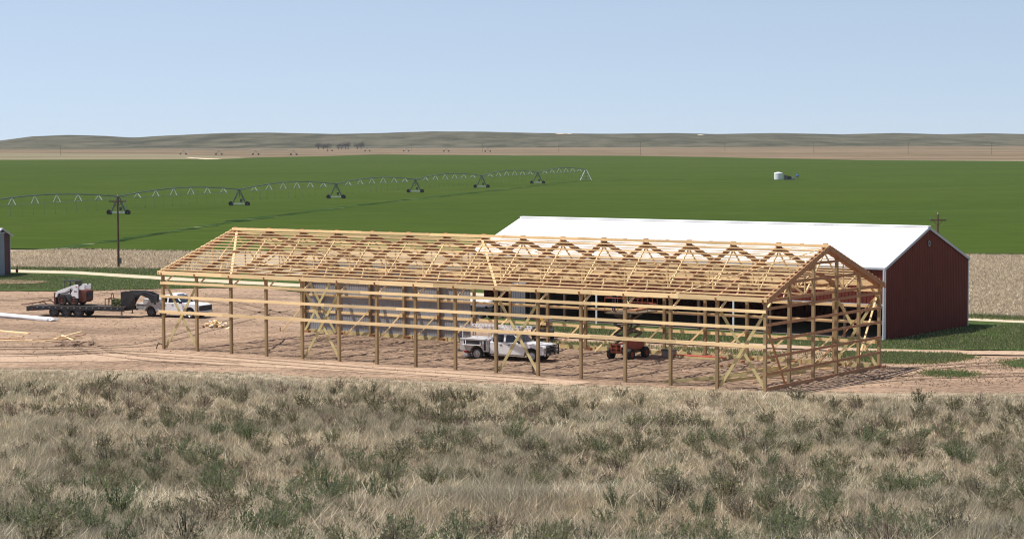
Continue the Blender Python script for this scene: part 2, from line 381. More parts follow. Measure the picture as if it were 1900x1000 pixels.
# tyre ruts across the yard
for pts, off in ((((-60, 661), (90, 658), (200, 652), (290, 657), (420, 666), (700, 688), (1000, 708)), 0), (((150, 622), (158, 640), (190, 656), (290, 668), (430, 676)), 0), (((-60, 646), (160, 646), (260, 641), (300, 632), (420, 600), (520, 575)), 0), (((300, 552), (420, 560), (540, 590)), 0), (((-40, 560), (60, 556), (200, 545), (300, 541)), 0), (((1640, 700), (1720, 682), (1820, 676), (1950, 672)), 0), (((1560, 712), (1700, 700), (1950, 694)), 0)):
    P = G(*pts)
    for k in (-.85, .85):
        Q = []
        for i, p in enumerate(P):
            d = (P[min(i+1, len(P)-1)]-P[max(i-1, 0)]).normalized(); Q.append(p+Vector((-d.y, d.x, 0))*k)
        ribbon('tyre_rut', Q, .42, .041, MATS['churned_dirt'], .5)
# hills on the horizon
HC = [(-400, 262), (0, 261), (60, 253), (130, 250), (200, 252), (250, 255.5), (300, 252), (420, 247), (500, 246), (620, 248.5), (700, 247), (800, 244), (900, 244.5), (1000, 247), (1130, 248), (1250, 246.5), (1330, 248.5), (1440, 246.5), (1560, 249), (1660, 246.5), (1750, 249), (1830, 247), (1900, 248.5), (2300, 248)]
hx = np.array([(p[0]-950)/F_PX for p in HC]); CREST = 4100.0
hz = np.array([CAM_H + ((252.57 + ROLL*(p[0]-950)) - p[1])/F_PX*CREST for p in HC])
def hills(X, Y):
    s = X/np.maximum(Y, 1); c = np.interp(s, hx, hz)
    t = np.clip((Y-2750)/(CREST-2750), 0, 1); t = t*t*(3-2*t)
    back = np.clip((Y-CREST)/1600, 0, 1)
    z = c*t*(1-.5*back) + (fbm(X*.004+3, Y*.0022, 4)-.5)*9*t*(1-np.clip((Y-3700)/400, 0, 1))
    return z - .6 - 2*(Y < 2800) - 14*back
HXs = np.arange(-1900, 1901, 12.0); HYs = np.concatenate([np.arange(2740, 4300, 26.0), [4400, 4600, 4850, 5200]])
tag(grid_obj('hills', HXs, HYs, hills, MATS['hill_scrub']), kind='structure')
for px, py, w, d in ((1040, 250, 11, 40), (1056, 251, 6, 30), (1300, 259, 7, 30)):   # bare sand blowouts
    Y = 3850.0; c = at_depth(px, py, Y); n = 12
    xs_ = np.linspace(c.x-w, c.x+w, n); ys_ = np.linspace(Y-d, Y+d, n)
    def zf(X, Y_, c=c, w=w, d=d): return hills(X, Y_) + .9*(1-((X-c.x)/w)**2-((Y_-3850)/d)**2)*(.6+.8*fbm(X*.2, Y_*.05)) - .25
    tag(grid_obj('sand_blowout', xs_, ys_, zf, MATS['sand']), kind='structure')

# ------------------------------------------------------------------ timber building frame
BAY, W, H, PK = 2.4384*S, 12.008*S, 4.2618*S, 6.3217*S
L = 15*BAY
FO = Vector((-18.89934*S, 117.56109*S, 0))
fr = empty('building_frame', FO, TH, 'long unfinished pole barn frame of pale timber posts, girts and roof trusses on bare dirt', 'building frame')
def roofz(b): return H + (PK-H)*(b/(W/2) if b <= W/2 else (W-b)/(W/2))
def jit(a): return (random.random()-.5)*2*a
PS = .19
for i in range(16):                                    # side wall posts
    a = i*BAY
    for b0, top in ((.03, H-.16), (W-.03-PS, H-.16)):
        MB().box(a-PS/2, a+PS/2, b0, b0+PS, -.35, top).build('post', TREATED, fr, bevel=.008)
        if random.random() < .8 and b0 > 1:            # treated block at the foot of the far posts
            MB().box(a+PS/2+.01, a+PS/2+.4, b0-.12, b0+PS, 0, .22).build('foot_block', WOODB, fr)
for k in range(1, 5):                                  # gable posts, both plies to the rake
    b = W*k/5
    MB().box(L-PS/2, L+PS/2, b-PS/2, b+PS/2, -.35, roofz(b)-.42).build('post', TREATED, fr, bevel=.008)
def run(name, material, p, q, w, h, pieces, sag=.02, phase=0.0, up=(0, 0, 1)):
    p, q = Vector(p), Vector(q); cuts = [0]
    for i in range(1, pieces+1):
        c = min(1, (i-phase)/(pieces-.0)) if i <= pieces else 1
        if c > cuts[-1]+1e-4: cuts.append(c)
    if cuts[-1] < 1: cuts.append(1)
    for c0, c1 in zip(cuts, cuts[1:]):
        a = p+(q-p)*c0 + Vector((.003, 0, jit(sag))); b = p+(q-p)*c1 + Vector((-.003, 0, jit(sag)))
        MB().beam(a, b, w, h, up).build(name, material, fr)
# near wall girts (three rows), far wall girts (four rows), skirt boards
for j, (fz, hh) in enumerate(((.478, .21), (.672, .19), (.845, .19))):
    run('girt', WOOD, (-.35+.1*j, -.005, fz*H), (L+.1, -.005, fz*H), .045, hh, 8, .012, .5*(j % 2))
for j, fz in enumerate((.30, .525, .715, .90)):
    run('girt', WOOD, (-.1, W+.005, fz*H), (L+.1, W+.005, fz*H), .045, .19, 8, .012, .5*(j % 2))
run('skirt_board', TREATY, (0, W+.005, .16), (L, W+.005, .16), .045, .30, 8, .01)
# gable girts on the right-hand end
for fz, hh in ((.03, .24), (.19, .17), (.365, .17), (.54, .17), (.705, .17), (.875, .17)):
    z = max(.1, fz*H)
    MB().beam((L+PS/2+.025, -.02, z), (L+PS/2+.025, W+.02, z), .045, hh).build('girt' if fz > .1 else 'skirt_board', WOODB, fr)
for dz in (1.02, 2.0):
    b0 = dz/(PK-H)*W/2 + .35
    MB().beam((L+PS/2+.025, b0, H+dz-.30), (L+PS/2+.025, W-b0, H+dz-.30), .045, .17).build('girt', WOODB, fr)
# trusses
def truss(a):
    t = MB().beam((a, .0, H-.26), (a, W, H-.26), .09, .20).build('truss', WOODB, fr)
    m = W/2
    for b0, s in ((-.12, 1), (W+.12, -1)):
        z0 = H-.12/(W/2)*(PK-H)
        MB().beam((a, b0, z0-.26), (a, m, PK-.26), .10, .30).build('top_chord', WOODB, t)
    MB().box(a-.05, a+.05, m-.35, m+.35, PK-.58, PK-.125).build('ridge_gusset', WOODB, t)
    bl, br = W/3, 2*W/3
    zt = lambda b: roofz(b)-.40
    for p, q in (((bl, H-.2), (m, PK-.5)), ((br, H-.2), (m, PK-.5)), ((bl, H-.2), (W*.2, zt(W*.2))), ((br, H-.2), (W*.8, zt(W*.8))),
                 ((bl, H-.2), (W*.335, zt(W*.335))), ((br, H-.2), (W*.665, zt(W*.665))), ((W*.16, H-.2), (W*.19, zt(W*.19))), ((W*.84, H-.2), (W*.81, zt(W*.81)))):
        MB().beam((a, p[0], p[1]), (a, q[0], q[1]), .055, .12).build('web', WOOD, t)
for i in range(16):
    truss(min(max(i*BAY, .05), L-.06))
    if i < 15: MB().box((i+.5)*BAY-.11, (i+.5)*BAY+.11, W/2-.08, W/2+.08, PK-.10, PK+.06).build('ridge_block', WOODB, fr)
    MB().box(i*BAY-.15, i*BAY+.15, W/2-.10, W/2+.10, PK-.10, PK+.09).build('ridge_block', WOODB, fr)
# rafters' outer barge boards on the right-hand gable
for s in (0, 1):
    b0 = -.2 if s == 0 else W+.2
    MB().beam((L+.30, b0, H-.27), (L+.30, W/2, PK-.17), .05, .34).build('barge_board', WOODB, fr)
    MB().beam((-.2, b0, H-.20), (-.2, W/2, PK-.10), .05, .20).build('barge_board', WOOD, fr)
# purlins, fifteen rows each slope, lapped pieces
NP = 15
for side in (0, 1):
    for k in range(NP):
        t = (k+.55)/NP; b = t*W/2; b = b if side == 0 else W-b
        z = roofz(b)-.04
        run('purlin', WOOD, (-.34, b, z), (L+.34, b, z), .092, .066, 8, .012, .5*(k % 2))
    run('eave_board', WOOD, (-.34, -.09 if side == 0 else W+.09, H-.17), (L+.34, -.09 if side == 0 else W+.09, H-.17), .05, .27, 8, .01)
run('ridge_board', WOOD, (-.3, W/2-.09, PK-.06), (L+.3, W/2-.09, PK-.06), .05, .2, 8, .01)
# lateral braces on the webs and bottom chords
for b, z in ((W/3, H-.13), (2*W/3, H-.13), (W*.44, H+1.0), (W*.56, H+1.0)):
    run('lateral_brace', WOOD, (.2, b, z), (L-.2, b, z), .12, .04, 8, .02)
# roof wind braces under the purlins
def rp(a, t): return Vector((a, t*W/2, roofz(t*W/2)-.22))
for a0, a1 in ((0, 2), (7, 9), (15, 13)):
    MB().beam(rp(a0*BAY+(.15 if a0 == 0 else -.15), .99), rp(a1*BAY, .02), .16, .045).build('wind_brace', WOOD, fr)
    q0, q1 = rp(a0*BAY+(.15 if a0 == 0 else -.15), .99), rp(a1*BAY, .02)
    q0.y, q1.y = W-q0.y, W-q1.y
    MB().beam(q0, q1, .16, .045).build('wind_brace', WOOD, fr)
# cross braces in four bays of both side walls
for bay in (0, 4, 9, 14):
    a0, a1 = bay*BAY+.1, (bay+1)*BAY-.1
    for b, zt in ((.27, H*.83), (W-.27, H*.83)) if bay in (0, 14) else ((.27, H*.83),):
        for (p, q), off in (((a0, a1), 0), ((a1, a0), .05)):
            MB().beam((p, b+off, .12), (q, b+off, zt), .19, .045, (0, 1, 0)).build('cross_brace', TREATY, fr)
# knee braces from near and far posts up to the truss
for i in range(16):
    a = i*BAY+.11*(1 if i < 15 else -1)
    MB().beam((a, .12, H*.83), (a, 1.35, H-.22), .14, .06).build('knee_brace', WOOD, fr)
    MB().beam((a, W-.12, H*.83), (a, W-1.35, H-.22), .14, .06).build('knee_brace', WOOD, fr)
# temporary braces along the far wall, foot to the left of each post
for i in range(0, 16):
    if i in (1,): continue
    a = i*BAY
    MB().beam((a-.02, W-.30, 2.05+jit(.1)), (a-2.25+jit(.15), W-.45+jit(.2), .03), .11, .06, (0, 1, 0)).build('temporary_brace', WOOD, fr)
    MB().box(a-2.3, a-2.24, W-.5, W-.42, -.2, .35).build('stake', WOODB, fr)
# gable end braces
MB().beam((L-.15, W-.1, H*.86), (L-.15, W*.79, .1), .045, .13, (1, 0, 0)).build('gable_brace', WOOD, fr)
MB().beam((L-.15, .15, H*.80), (L-.15, W*.19, .1), .045, .13, (1, 0, 0)).build('gable_brace', WOODB, fr)
MB().beam((L-.3, W-.15, H*.82), (L-3.6, W*.86, .05), .045, .13, (0, 1, 0)).build('gable_brace', WOODB, fr)
for b, z, da, db in ((W*.6, 2.1, 2.4, -.4), (W*.2, 2.2, 2.7, .2), (W*.4, 1.9, 3.4, .1), (W*.8, 2.0, 2.9, -.3)):
    MB().beam((L-.12, b, z), (L-da, b+db, .03), .05, .12, (0, 1, 0)).build('temporary_brace', WOOD, fr)
# ribbed sheet metal on the outside of the far wall, first five bays (the sheets stand behind the girts)
def ribbed(p, q, z0, ztop, rib=.23, depth=.022, out=(0, 1)):
    p, q = Vector((p[0], p[1])), Vector((q[0], q[1])); d = q-p; Ln = d.length; n = max(1, round(Ln/rib)); o = Vector(out)
    cols = []
    for i in range(n):
        for f, k in ((0, 0), (.62, 0), (.72, 1), (.90, 1)):
            cols.append(((i+f)/n, k))
    cols.append((1, 0)); mb = MB(); vs_ = []
    for t, k in cols:
        c = p + d*t + o*(depth*k); vs_ += [(c.x, c.y, z0), (c.x, c.y, ztop(t))]
    mb.add(vs_, [(2*i, 2*i+2, 2*i+3, 2*i+1) for i in range(len(cols)-1)]); return mb
PW = .914; a = -.1; n = 0
while a < 5*BAY - .55:
    a2 = min(a+PW, 5*BAY-.45)
    MB_ = ribbed((a, W+.035), (a2, W+.035), .22+jit(.008), lambda t: H-.10, .2285, .013)
    MB_.build('metal_panel', METGREY, fr); a = a2

# ------------------------------------------------------------------ red machine shed with white roof
TB = R(-35.6); BO = gnd(1641, 633); BW, BL, BH, BP = 11.2*S, 28.6*S, 4.1*S, 6.13*S
shed = empty('machine_shed', BO, TB, 'dark red ribbed metal shed with white roof and open front behind the timber frame', 'shed')
# local: x from -BL (left end) to 0 (right gable), y from 0 (open front) to BW
def rz_(b): return BH + (BP-BH)*(b/(BW/2) if b <= BW/2 else (BW-b)/(BW/2))
g = ribbed((0, .0), (0, BW), .05, lambda t: rz_(t*BW)-.08, .3, .03, (1, 0)); g.build('gable_wall', RED, shed)
g = ribbed((-BL, BW), (-BL, BW*.12), .05, lambda t: rz_(BW-t*BW*.88)-.08, .3, .03, (-1, 0)); g.build('gable_wall', RED, shed)
HD = BH*.5
ribbed((-BL, 0), (0, 0), HD, lambda t: BH-.05, .3, .03, (0, -1)).build('front_header', RED, shed)
MB().box(-BL, 0, -.05, .02, HD-.12, HD-.002).build('header_trim', TRIM, shed)
ribbed((0, BW), (-BL*.84, BW), .05, lambda t: BH-.05, .3, .03, (0, 1)).build('back_wall', RED, shed)
for s in (0, 1):
    mb = MB(); n = round((BL+.8)/.45)
    for i in range(n):
        for f, f2, hgt in ((0, .9, 0), (.9, 1.0, .012)):
            x0, x1 = -BL-.1+(BL+.2)*(i+f)/n, -BL-.1+(BL+.2)*(i+f2)/n
            y0 = -.10 if s == 0 else BW+.10; z0 = rz_(0)-.10*(BP-BH)/(BW/2)
            y1 = BW/2; th_ = .05+hgt
            mb.hexa([(x0, y0, z0-.02), (x1, y0, z0-.02), (x1, y1, BP-.02), (x0, y1, BP-.02), (x0, y0, z0+th_), (x1, y0, z0+th_), (x1, y1, BP+th_), (x0, y1, BP+th_)])
    mb.build('roof', WHITE_ROOF, shed)
MB().box(-BL-.1, .1, BW/2-.25, BW/2+.25, BP+.02, BP+.12).build('ridge_cap', WHITE_ROOF, shed)
for s in (0, 1):                                              # rake and eave trim
    y0 = -.11 if s == 0 else BW+.11; z0 = BH-.11*(BP-BH)/(BW/2)
    for x in (.12, -BL-.12): MB().beam((x, y0, z0-.06), (x, BW/2, BP-.06), .03, .20).build('rake_trim', TRIM, shed)
    MB().box(-BL-.1, .1, y0-.03 if s == 0 else y0, y0 if s == 0 else y0+.03, z0-.14, z0+.0).build('eave_trim', TRIM, shed)
MB().box(-.10, .05, -.09, .10, 0, BH-.1).build('corner_trim', PLASTIC, shed)
MB().tube((-.03, -.16, .05), (-.03, -.16, BH-.2), .055, 8).build('downspout', PLASTIC, shed)
MB().box(-.05, .045, BW-.10, BW+.06, 0, BH-.1).build('corner_trim', TRIM, shed)
v_ = MB().lathe([(.10, .02), (.12, .05), (.18, .05), (.19, 0)], (0, 0, 0), 'y', 20)
v_.v = [(-y+.06+.06, BW/2+x, BP-1.25+z*1.25) for x, y, z in v_.v]; v_.build('gable_vent', LTGREY, shed)
def on_front(px, z=1.0):                                       # px column -> x along the open front
    lo, hi = -BL, 0.0
    for _ in range(40):
        m = (lo+hi)/2; p = BO + Vector((math.cos(TB)*m, math.sin(TB)*m, z))
        q = p.x / p.y * F_PX; t = px-950
        if q < t: lo = m
        else: hi = m
    return lo
fx = [on_front(p) for p in (1107, 1362)]
for x in fx: MB().box(x-.06, x+.06, -.06, .06, 0, HD-.02).build('front_post', PLASTIC, shed)
x = -BL
step = (fx[1]-fx[0])/2
for k in range(-3, 8):
    x = fx[0]+(k+.5)*step*1.0
    if -BL < x < 0 and k % 1 == 0: MB().box(x-.10, x+.10, .03, .23, 0, BH-.1).build('front_post', POLEW, shed)
xa, xb = on_front(950), on_front(977)
ribbed((xa, -.16), (xb, -.16), .12, lambda t: BH*.56, .25, .02, (0, -1)).build('sliding_door', mat('door_grey', (.17, .165, .175), .6, .1, 1), shed)
MB().box(xa-.05, xb+.05, -.19, -.10, BH*.56, BH*.56+.1).build('door_track', TRIM, shed)
MB().box(xb+.25, xb+.35, .1, BW-.1, 0, BH-.1).build('partition_wall', DKGREY, shed)
MB().box(-BL+.02, -.02, .05, BW-.05, .12, .135).build('shed_floor', mat('shed_floor', (.16, .13, .10), .95, .2, 1), shed)
for k in range(8):
    x = -BL+.6+(BL-1.2)*k/7
    t = MB().beam((x, .1, BH-.25), (x, BW-.1, BH-.25), .09, .2).build('truss', WOODB, shed)
    for y0 in (.05, BW-.05): MB().beam((x, y0, BH-.15), (x, BW/2, BP-.18), .09, .2).build('top_chord', WOODB, t)

# ------------------------------------------------------------------ vehicles
def arc(cx, cz, r, a0, a1, n=9):
    return [(cx+r*math.cos(R(a0+(a1-a0)*i/n)), cz+r*math.sin(R(a0+(a1-a0)*i/n))) for i in range(n+1)]
def wheel(parent, x, y, r, w, rim=RIM, side=-1, rimr=.62):
    t = MB().lathe([(r*rimr, -w/2), (r*.93, -w/2), (r, -w*.32), (r, w*.32), (r*.93, w/2), (r*rimr, w/2)], (x, y, r), 'y', 24).build('wheel', RUBBER, parent, smooth=False)
    o = y + side*w*.36
    MB().lathe([(.001, side*.04), (r*.2, side*.04), (r*.22, 0), (r*.5, -side*.03), (r*(rimr-.04), side*.02), (r*rimr+.01, side*.05), (r*rimr+.01, -side*w*.8)], (x, o, r), 'y', 24).build('rim', rim, t)
    return t
def text(body, loc, rot, size, material, parent, name='marking'):
    c = bpy.data.curves.new(name, 'FONT'); c.body = body; c.size = size; c.extrude = .004; c.align_x = 'CENTER'; c.materials.append(material)
    o = bpy.data.objects.new(name, c); COL.objects.link(o); o.parent = parent; o.location = loc; o.rotation_euler = rot
    bpy.context.view_layer.update(); me = bpy.data.meshes.new_from_object(o.evaluated_get(bpy.context.evaluated_depsgraph_get())); bpy.data.objects.remove(o)
    o = bpy.data.objects.new(name, me); COL.objects.link(o); o.parent = parent; o.location = loc; o.rotation_euler = rot; return o
def pickup(name, loc, rz, label, wb, cabrear, crew, wr=.40):
    t = empty(name, loc, rz, label, 'pickup truck')
    hw = 1.0; fx_ = wb+.95; cowl = wb-.78
    body = [(cabrear, .5), (cabrear, 1.27), (cowl, 1.27), (wb+.55, 1.20), (fx_-.12, 1.12), (fx_, .98), (fx_, .60), (fx_-.10, .50), (wb+.54, .48)]
    body += arc(wb, wr+.02, .53, 8, 172) + [(wb-.54, .46), (cabrear+.05, .46)]
    MB().prism(body, -hw, hw).build('body', WPAINT, t, bevel=.035)
    rr = cabrear+.12; rf = cowl-.78
    gh = [(cabrear+.01, 1.25), (rr, 1.86), (rr+.15, 1.93), (rf-.1, 1.95), (rf+.05, 1.90), (cowl+.02, 1.27)]
    ty = lambda x, z: .94 - max(0, z-1.25)*.20
    MB().prism(gh, -hw, hw, ty).build('cab', WPAINT, t, bevel=.03)
    def side_glass(x0, x1, slope=0):
        for s in (-1, 1):
            mb = MB(); pr_ = [(x0, 1.30), (x0+.05, 1.80), (x1-slope, 1.80), (x1, 1.30)]
            y = lambda z, o: s*(ty(0, z)*hw+o)
            mb.hexa([(pr_[0][0], y(1.30, -.02), 1.30), (pr_[3][0], y(1.30, -.02), 1.30), (pr_[3][0], y(1.30, .008), 1.30), (pr_[0][0], y(1.30, .008), 1.30),
                     (pr_[1][0], y(1.80, -.02), 1.80), (pr_[2][0], y(1.80, -.02), 1.80), (pr_[2][0], y(1.80, .008), 1.80), (pr_[1][0], y(1.80, .008), 1.80)])
            mb.build('window', GLASS, t)
    md = (cabrear+cowl)/2 - (.10 if crew else .45)
    side_glass(cabrear+.22, md-.08); side_glass(md+.06, cowl-.14, .52)
    d = Vector((cowl+.02-(rf+.05), 0, 1.27-1.90)); nrm = Vector((.63, 0, cowl-.03-rf)).normalized()*.012
    def wsp(k, s): 
        p = Vector((rf+.05, 0, 1.90))+d*k; return (p.x+nrm.x, s*(ty(0, p.z)*hw-.07), p.z+nrm.z)
    mb = MB(); mb.add([wsp(.06, -1), wsp(.94, -1), wsp(.94, 1), wsp(.06, 1)], [(0, 1, 2, 3)]); mb.build('windshield', GLASS, t)
    MB().add([(cabrear-.006, -.75, 1.36), (cabrear-.006, .75, 1.36), (cabrear+.085, .68, 1.78), (cabrear+.085, -.68, 1.78)], [(0, 1, 2, 3)]).build('rear_window', GLASS, t)
    for s in (-1, 1):
        for dx in (md-.25, cowl-.95):
            MB().box(dx-.09, dx+.09, s*1.0-.0 if s > 0 else -1.03, 1.03 if s > 0 else -1.0, 1.10, 1.14).build('door_handle', BLACK, t)
        for x_ in (md, cowl-.02, cabrear+.06):                # shut lines
            MB().box(x_-.008, x_+.008, s*.985-.012, s*.985+.014, .52, 1.25).build('door_gap', DKGREY, t)
        MB().box(cowl-.12, cowl+.10, s*1.18-.11, s*1.18+.11, 1.26, 1.46).build('mirror', BLACK, t, bevel=.02)
        MB().beam((cowl-.03, s*.95, 1.28), (cowl-.02, s*1.1, 1.33), .05, .05).build('mirror_arm', BLACK, t)
        MB().box(cabrear+.1, wb-.6, s*.90-.10, s*.90+.10, .36, .42).build('running_board', CHROME if crew else BLACK, t)
        MB().box(fx_-.10, fx_+.012, s*.74-.19, s*.74+.19, .84, 1.03).build('headlight', LAMP, t, bevel=.02)
        a_ = arc(wb, wr+.02, .56, 4, 176, 12); b_ = arc(wb, wr+.02, .50, 4, 176, 12)
        mb = MB(); n = len(a_)
        vs_ = [(x, s*1.0, z) for x, z in a_]+[(x, s*1.0, z) for x, z in b_]+[(x, s*1.02, z) for x, z in a_]+[(x, s*1.02, z) for x, z in b_]
        fs = []
        for i in range(n-1): fs += [(i, i+1, i+1+n, i+n), (i+2*n, i+3*n, i+1+3*n, i+1+2*n), (i, i+2*n, i+1+2*n, i+1), (i+n, i+1+n, i+1+3*n, i+3*n)]
        mb.add(vs_, fs).build('wheel_arch', BLACK, t)
        wheel(t, wb, s*.84, wr, .27, side=s); 
    MB().box(wb-.5, wb+.5, -.66, .66, .45, .9).build('engine_bay', BLACK, t)
    MB().box(fx_-.06, fx_+.02, -.52, .52, .66, 1.04).build('grille', BLACK, t)
    MB().box(fx_-.05, fx_+.14, -.98, .98, .46, .66).build('front_bumper', CHROME, t, bevel=.03)
    MB().box(-1.0, wb+.5, -.42, .42, .42, .56).build('chassis', BLACK, t)
    return t
T1 = R(-27.5)
c, s = math.cos(T1), math.sin(T1)
def place(px, py, rz, yoff):      # ground point under the near rear wheel -> rear axle centre
    p = gnd(px, py); return (p.x - math.sin(rz)*yoff, p.y + math.cos(rz)*yoff, .015)
tr = pickup('service_truck', place(885, 667.5, T1, .95), T1, 'white crew cab service truck with tool bed and ladder rack parked inside the frame', 4.26, 1.02, True, .42)
prof = [(-1.28, .62), (-1.28, 1.40), (.98, 1.40), (.98, .58), (.56, .58)] + arc(0, .44, .55, 10, 170) + [(-.56, .60)]
MB().prism(prof, -1.03, 1.03).build('tool_bed', ALUM_SHADE, tr, bevel=.015)  # light grey sides: shade on this bed is put into the colour
for s_ in (-1, 1):
    y0, y1 = (s_*1.06, s_*.66) if s_ < 0 else (.66, 1.06)
    MB().box(-1.29, .99, min(y0, y1), max(y0, y1), 1.402, 1.45).build('bed_lid', WPAINT, tr)
    o1, o2 = (s_*1.034-.004, s_*1.034+.004)
    MB().box(-.98, .42, o1, o2, 1.05, 1.33).build('compartment_shade_panel', BLACK, tr)  # flat black panels stand in for the shaded inside of open lockers
    MB().box(.58, .74, o1, o2, .66, 1.34).build('compartment_shade_panel', BLACK, tr)
    MB().box(-1.0, .44, s_*1.14-.12, s_*1.14+.12, 1.02, 1.05).build('compartment_door', WPAINT, tr)
    for xx in (-.85, .3): MB().beam((xx, s_*1.04, 1.32), (xx+.1, s_*1.22, 1.06), .03, .03).build('door_stay', WPAINT, tr)
    MB().box(.78, .95, o1, o2, 1.08, 1.30).build('tool_hook_board', LTGREY, tr)
    wheel(tr, 0, s_*.82, .42, .28, side=s_)
    for xx in (-1.15, .9): MB().tube((xx, s_*.9, 1.42), (xx, s_*.86, 2.12), .03).build('rack_post', WPAINT, tr)
    MB().tube((3.15, s_*.84, 1.30), (2.95, s_*.86, 2.12), .03).build('rack_post', WPAINT, tr)
    MB().box(-1.35, 3.35, s_*.86-.035, s_*.86+.035, 2.10, 2.17).build('rack_rail', WPAINT, tr)
    MB().box(-1.35, 3.35, s_*.86-.03, s_*.86+.03, 2.27, 2.32).build('rack_rail', WPAINT, tr)
    for k in range(18):
        xx = -1.3+4.6*k/17; MB().box(xx-.07, xx+.07, s_*.86-.028, s_*.86+.028, 2.171, 2.269).build('rack_plate', WPAINT, tr)
for xx in (-1.1, 0, 1.1, 2.2, 3.2): MB().tube((xx, -.86, 2.13), (xx, .86, 2.13), .025).build('rack_crossbar', WPAINT, tr)
for s_ in (-1, 1): MB().box(-1.31, -1.275, s_*.9-.08, s_*.9+.08, .95, 1.15).build('tail_light', REDLAMP, tr)
MB().box(-1.50, -1.27, -.95, .95, .52, .62).build('rear_bumper', BLACK, tr)
fxx = 4.26+.95                                                     # black grille guard
for y_ in (-.92, -.36, .36, .92): MB().beam((fxx+.17, y_, .48), (fxx+.17, y_*.97, 1.16), .06, .07).build('guard_upright', BLACK, tr)
for z_ in (.66, .88, 1.14): MB().tube((fxx+.17, -.94, z_), (fxx+.17, .94, z_), .035).build('guard_bar', BLACK, tr)
MB().box(fxx+.142, fxx+.15, -.26, .26, .50, .62).build('licence_plate', LTGREY, tr)
MB().box(2.1, 2.6, -.30, .30, 1.95, 2.02).build('roof_beacon', LTGREY, tr)

T2 = R(-26)
ft = pickup('flatbed_truck', place(281, 588, T2, .9), T2, 'white extended cab truck with grey tool bed hitched to the gooseneck trailer', 4.0, 1.15, False, .40)
prof = [(-1.45, .72), (-1.45, 1.05), (1.08, 1.05), (1.08, .50), (.58, .50)] + arc(0, .42, .54, 10, 170) + [(-.58, .56), (-1.2, .60)]
MB().prism(prof, -1.05, 1.05).build('utility_bed', ALUM_SHADE, ft, bevel=.015)
MB().box(-1.47, 1.1, -1.09, 1.09, 1.052, 1.11).build('bed_deck', ALUM_SHADE, ft)
for s_ in (-1, 1):
    for x0, x1 in ((-.72, .12), (.14, 1.02)):
        q = MB().box(x0, x1, s_*.83-.24, s_*.83+.24, 1.112, 1.50).build('tool_box', ALUM_SHADE, ft, bevel=.012)
        MB().box(x0-.01, x1+.01, s_*.83-.25, s_*.83+.25, 1.502, 1.535).build('tool_box_lid', WPAINT, q)
    for x0, x1, z0, z1 in ((-1.32, -.72, .74, 1.0), (.62, 1.0, .58, 1.0)):
        MB().box(x0, x1, s_*1.054-.005, s_*1.054+.005, z0, z1).build('locker_door', LTGREY, ft)
    wheel(ft, 0, s_*.84, .41, .34, rim=DKGREY, side=s_)
    MB().box(-1.49, -1.44, s_*.85-.1, s_*.85+.1, .82, .98).build('tail_light', REDLAMP, ft)
MB().box(-1.55, -1.46, -1.0, 1.0, .55, .70).build('rear_bumper', BLACK, ft)
MB().box(1.7, 2.5, -.55, .55, 1.955, 2.03).build('roof_light_bar', PLASTIC, ft, bevel=.03)
MB().box(4.0+.94, 4.0+1.0, -.93, .93, .66, 1.09).build('dark_front_panel', BLACK, ft)

# gooseneck trailer: x forward from the tail
T3 = R(-15)
p0 = gnd(49, 575.5, .55)
g0 = (p0.x, p0.y, 0)
# origin at the near rear corner's centre line
tl = empty('gooseneck_trailer', (g0[0]-math.sin(T3)*1.2, g0[1]+math.cos(T3)*1.2, .015), T3, 'long black gooseneck flatbed trailer carrying the skid steer loader', 'trailer')
for s_ in (-1, 1):
    MB().prism([(.02, .48), (.02, .90), (1.9, .93), (9.2, .93), (9.2, .58), (2.3, .62)], s_*1.20-.05, s_*1.20+.05).build('side_rail', BLACK, tl, bevel=.01)
    MB().box(2.2, 5.6, s_*1.02-.12, s_*1.02+.12, .90, .945).build('fender', BLACK, tl)
    for k in range(14):
        MB().box(1.0+k*.58, 1.12+k*.58, s_*1.262-.01, s_*1.262+.01, .80, .85).build('stake_pocket', LTGREY, tl)
    for k in range(3): wheel(tl, 2.55+1.16*k, s_*.98, .44, .42, rim=DKGREY, side=s_)
    MB().box(1.95, 5.35, s_*.55-.06, s_*.55+.06, .42, .62).build('axle_frame', BLACK, tl)
    MB().tube((8.9, s_*1.05, .30), (8.9, s_*1.05, 1.0), .05).build('landing_leg', BLACK, tl)
    MB().box(8.8, 9.0, s_*1.05-.1, s_*1.05+.1, .26, .30).build('landing_foot', BLACK, tl)
    neck = [(8.35, .60), (9.25, .60), (9.55, 1.30), (9.95, 1.88), (10.5, 1.93), (11.1, 1.72), (11.45, 1.42), (11.45, 1.30), (11.62, 1.30), (11.66, 1.95), (11.1, 2.20), (10.4, 2.28), (8.98, 2.28), (8.86, 2.05), (8.9, 1.75)]
    MB().prism(neck, s_*.5-.09, s_*.5+.09).build('gooseneck', BLACK, tl, bevel=.015)
    MB().box(9.7, 10.6, s_*.595-.003, s_*.595+.003, 2.06, 2.13).build('pale_decal', DKGREY, tl)
    MB().box(0.5, .62, s_*1.26-.006, s_*1.26+.006, .62, .72).build('tail_light', REDLAMP, tl)
MB().box(8.5, 9.4, -.40, .40, .62, 2.2).build('neck_riser', BLACK, tl)
MB().box(11.35, 11.6, -.6, .6, 1.35, 1.95).build('coupler_head', BLACK, tl)
MB().tube((11.5, 0, 1.12), (11.5, 0, 1.6), .08).build('coupler', BLACK, tl)
for k in range(31):
    MB().box(.25+k*.29, .50+k*.29, -1.14, 1.14, .90 if k < 6 else .932, .935 if k < 6 else .975+jit(.004)).build('deck_plank', BROWNB, tl)
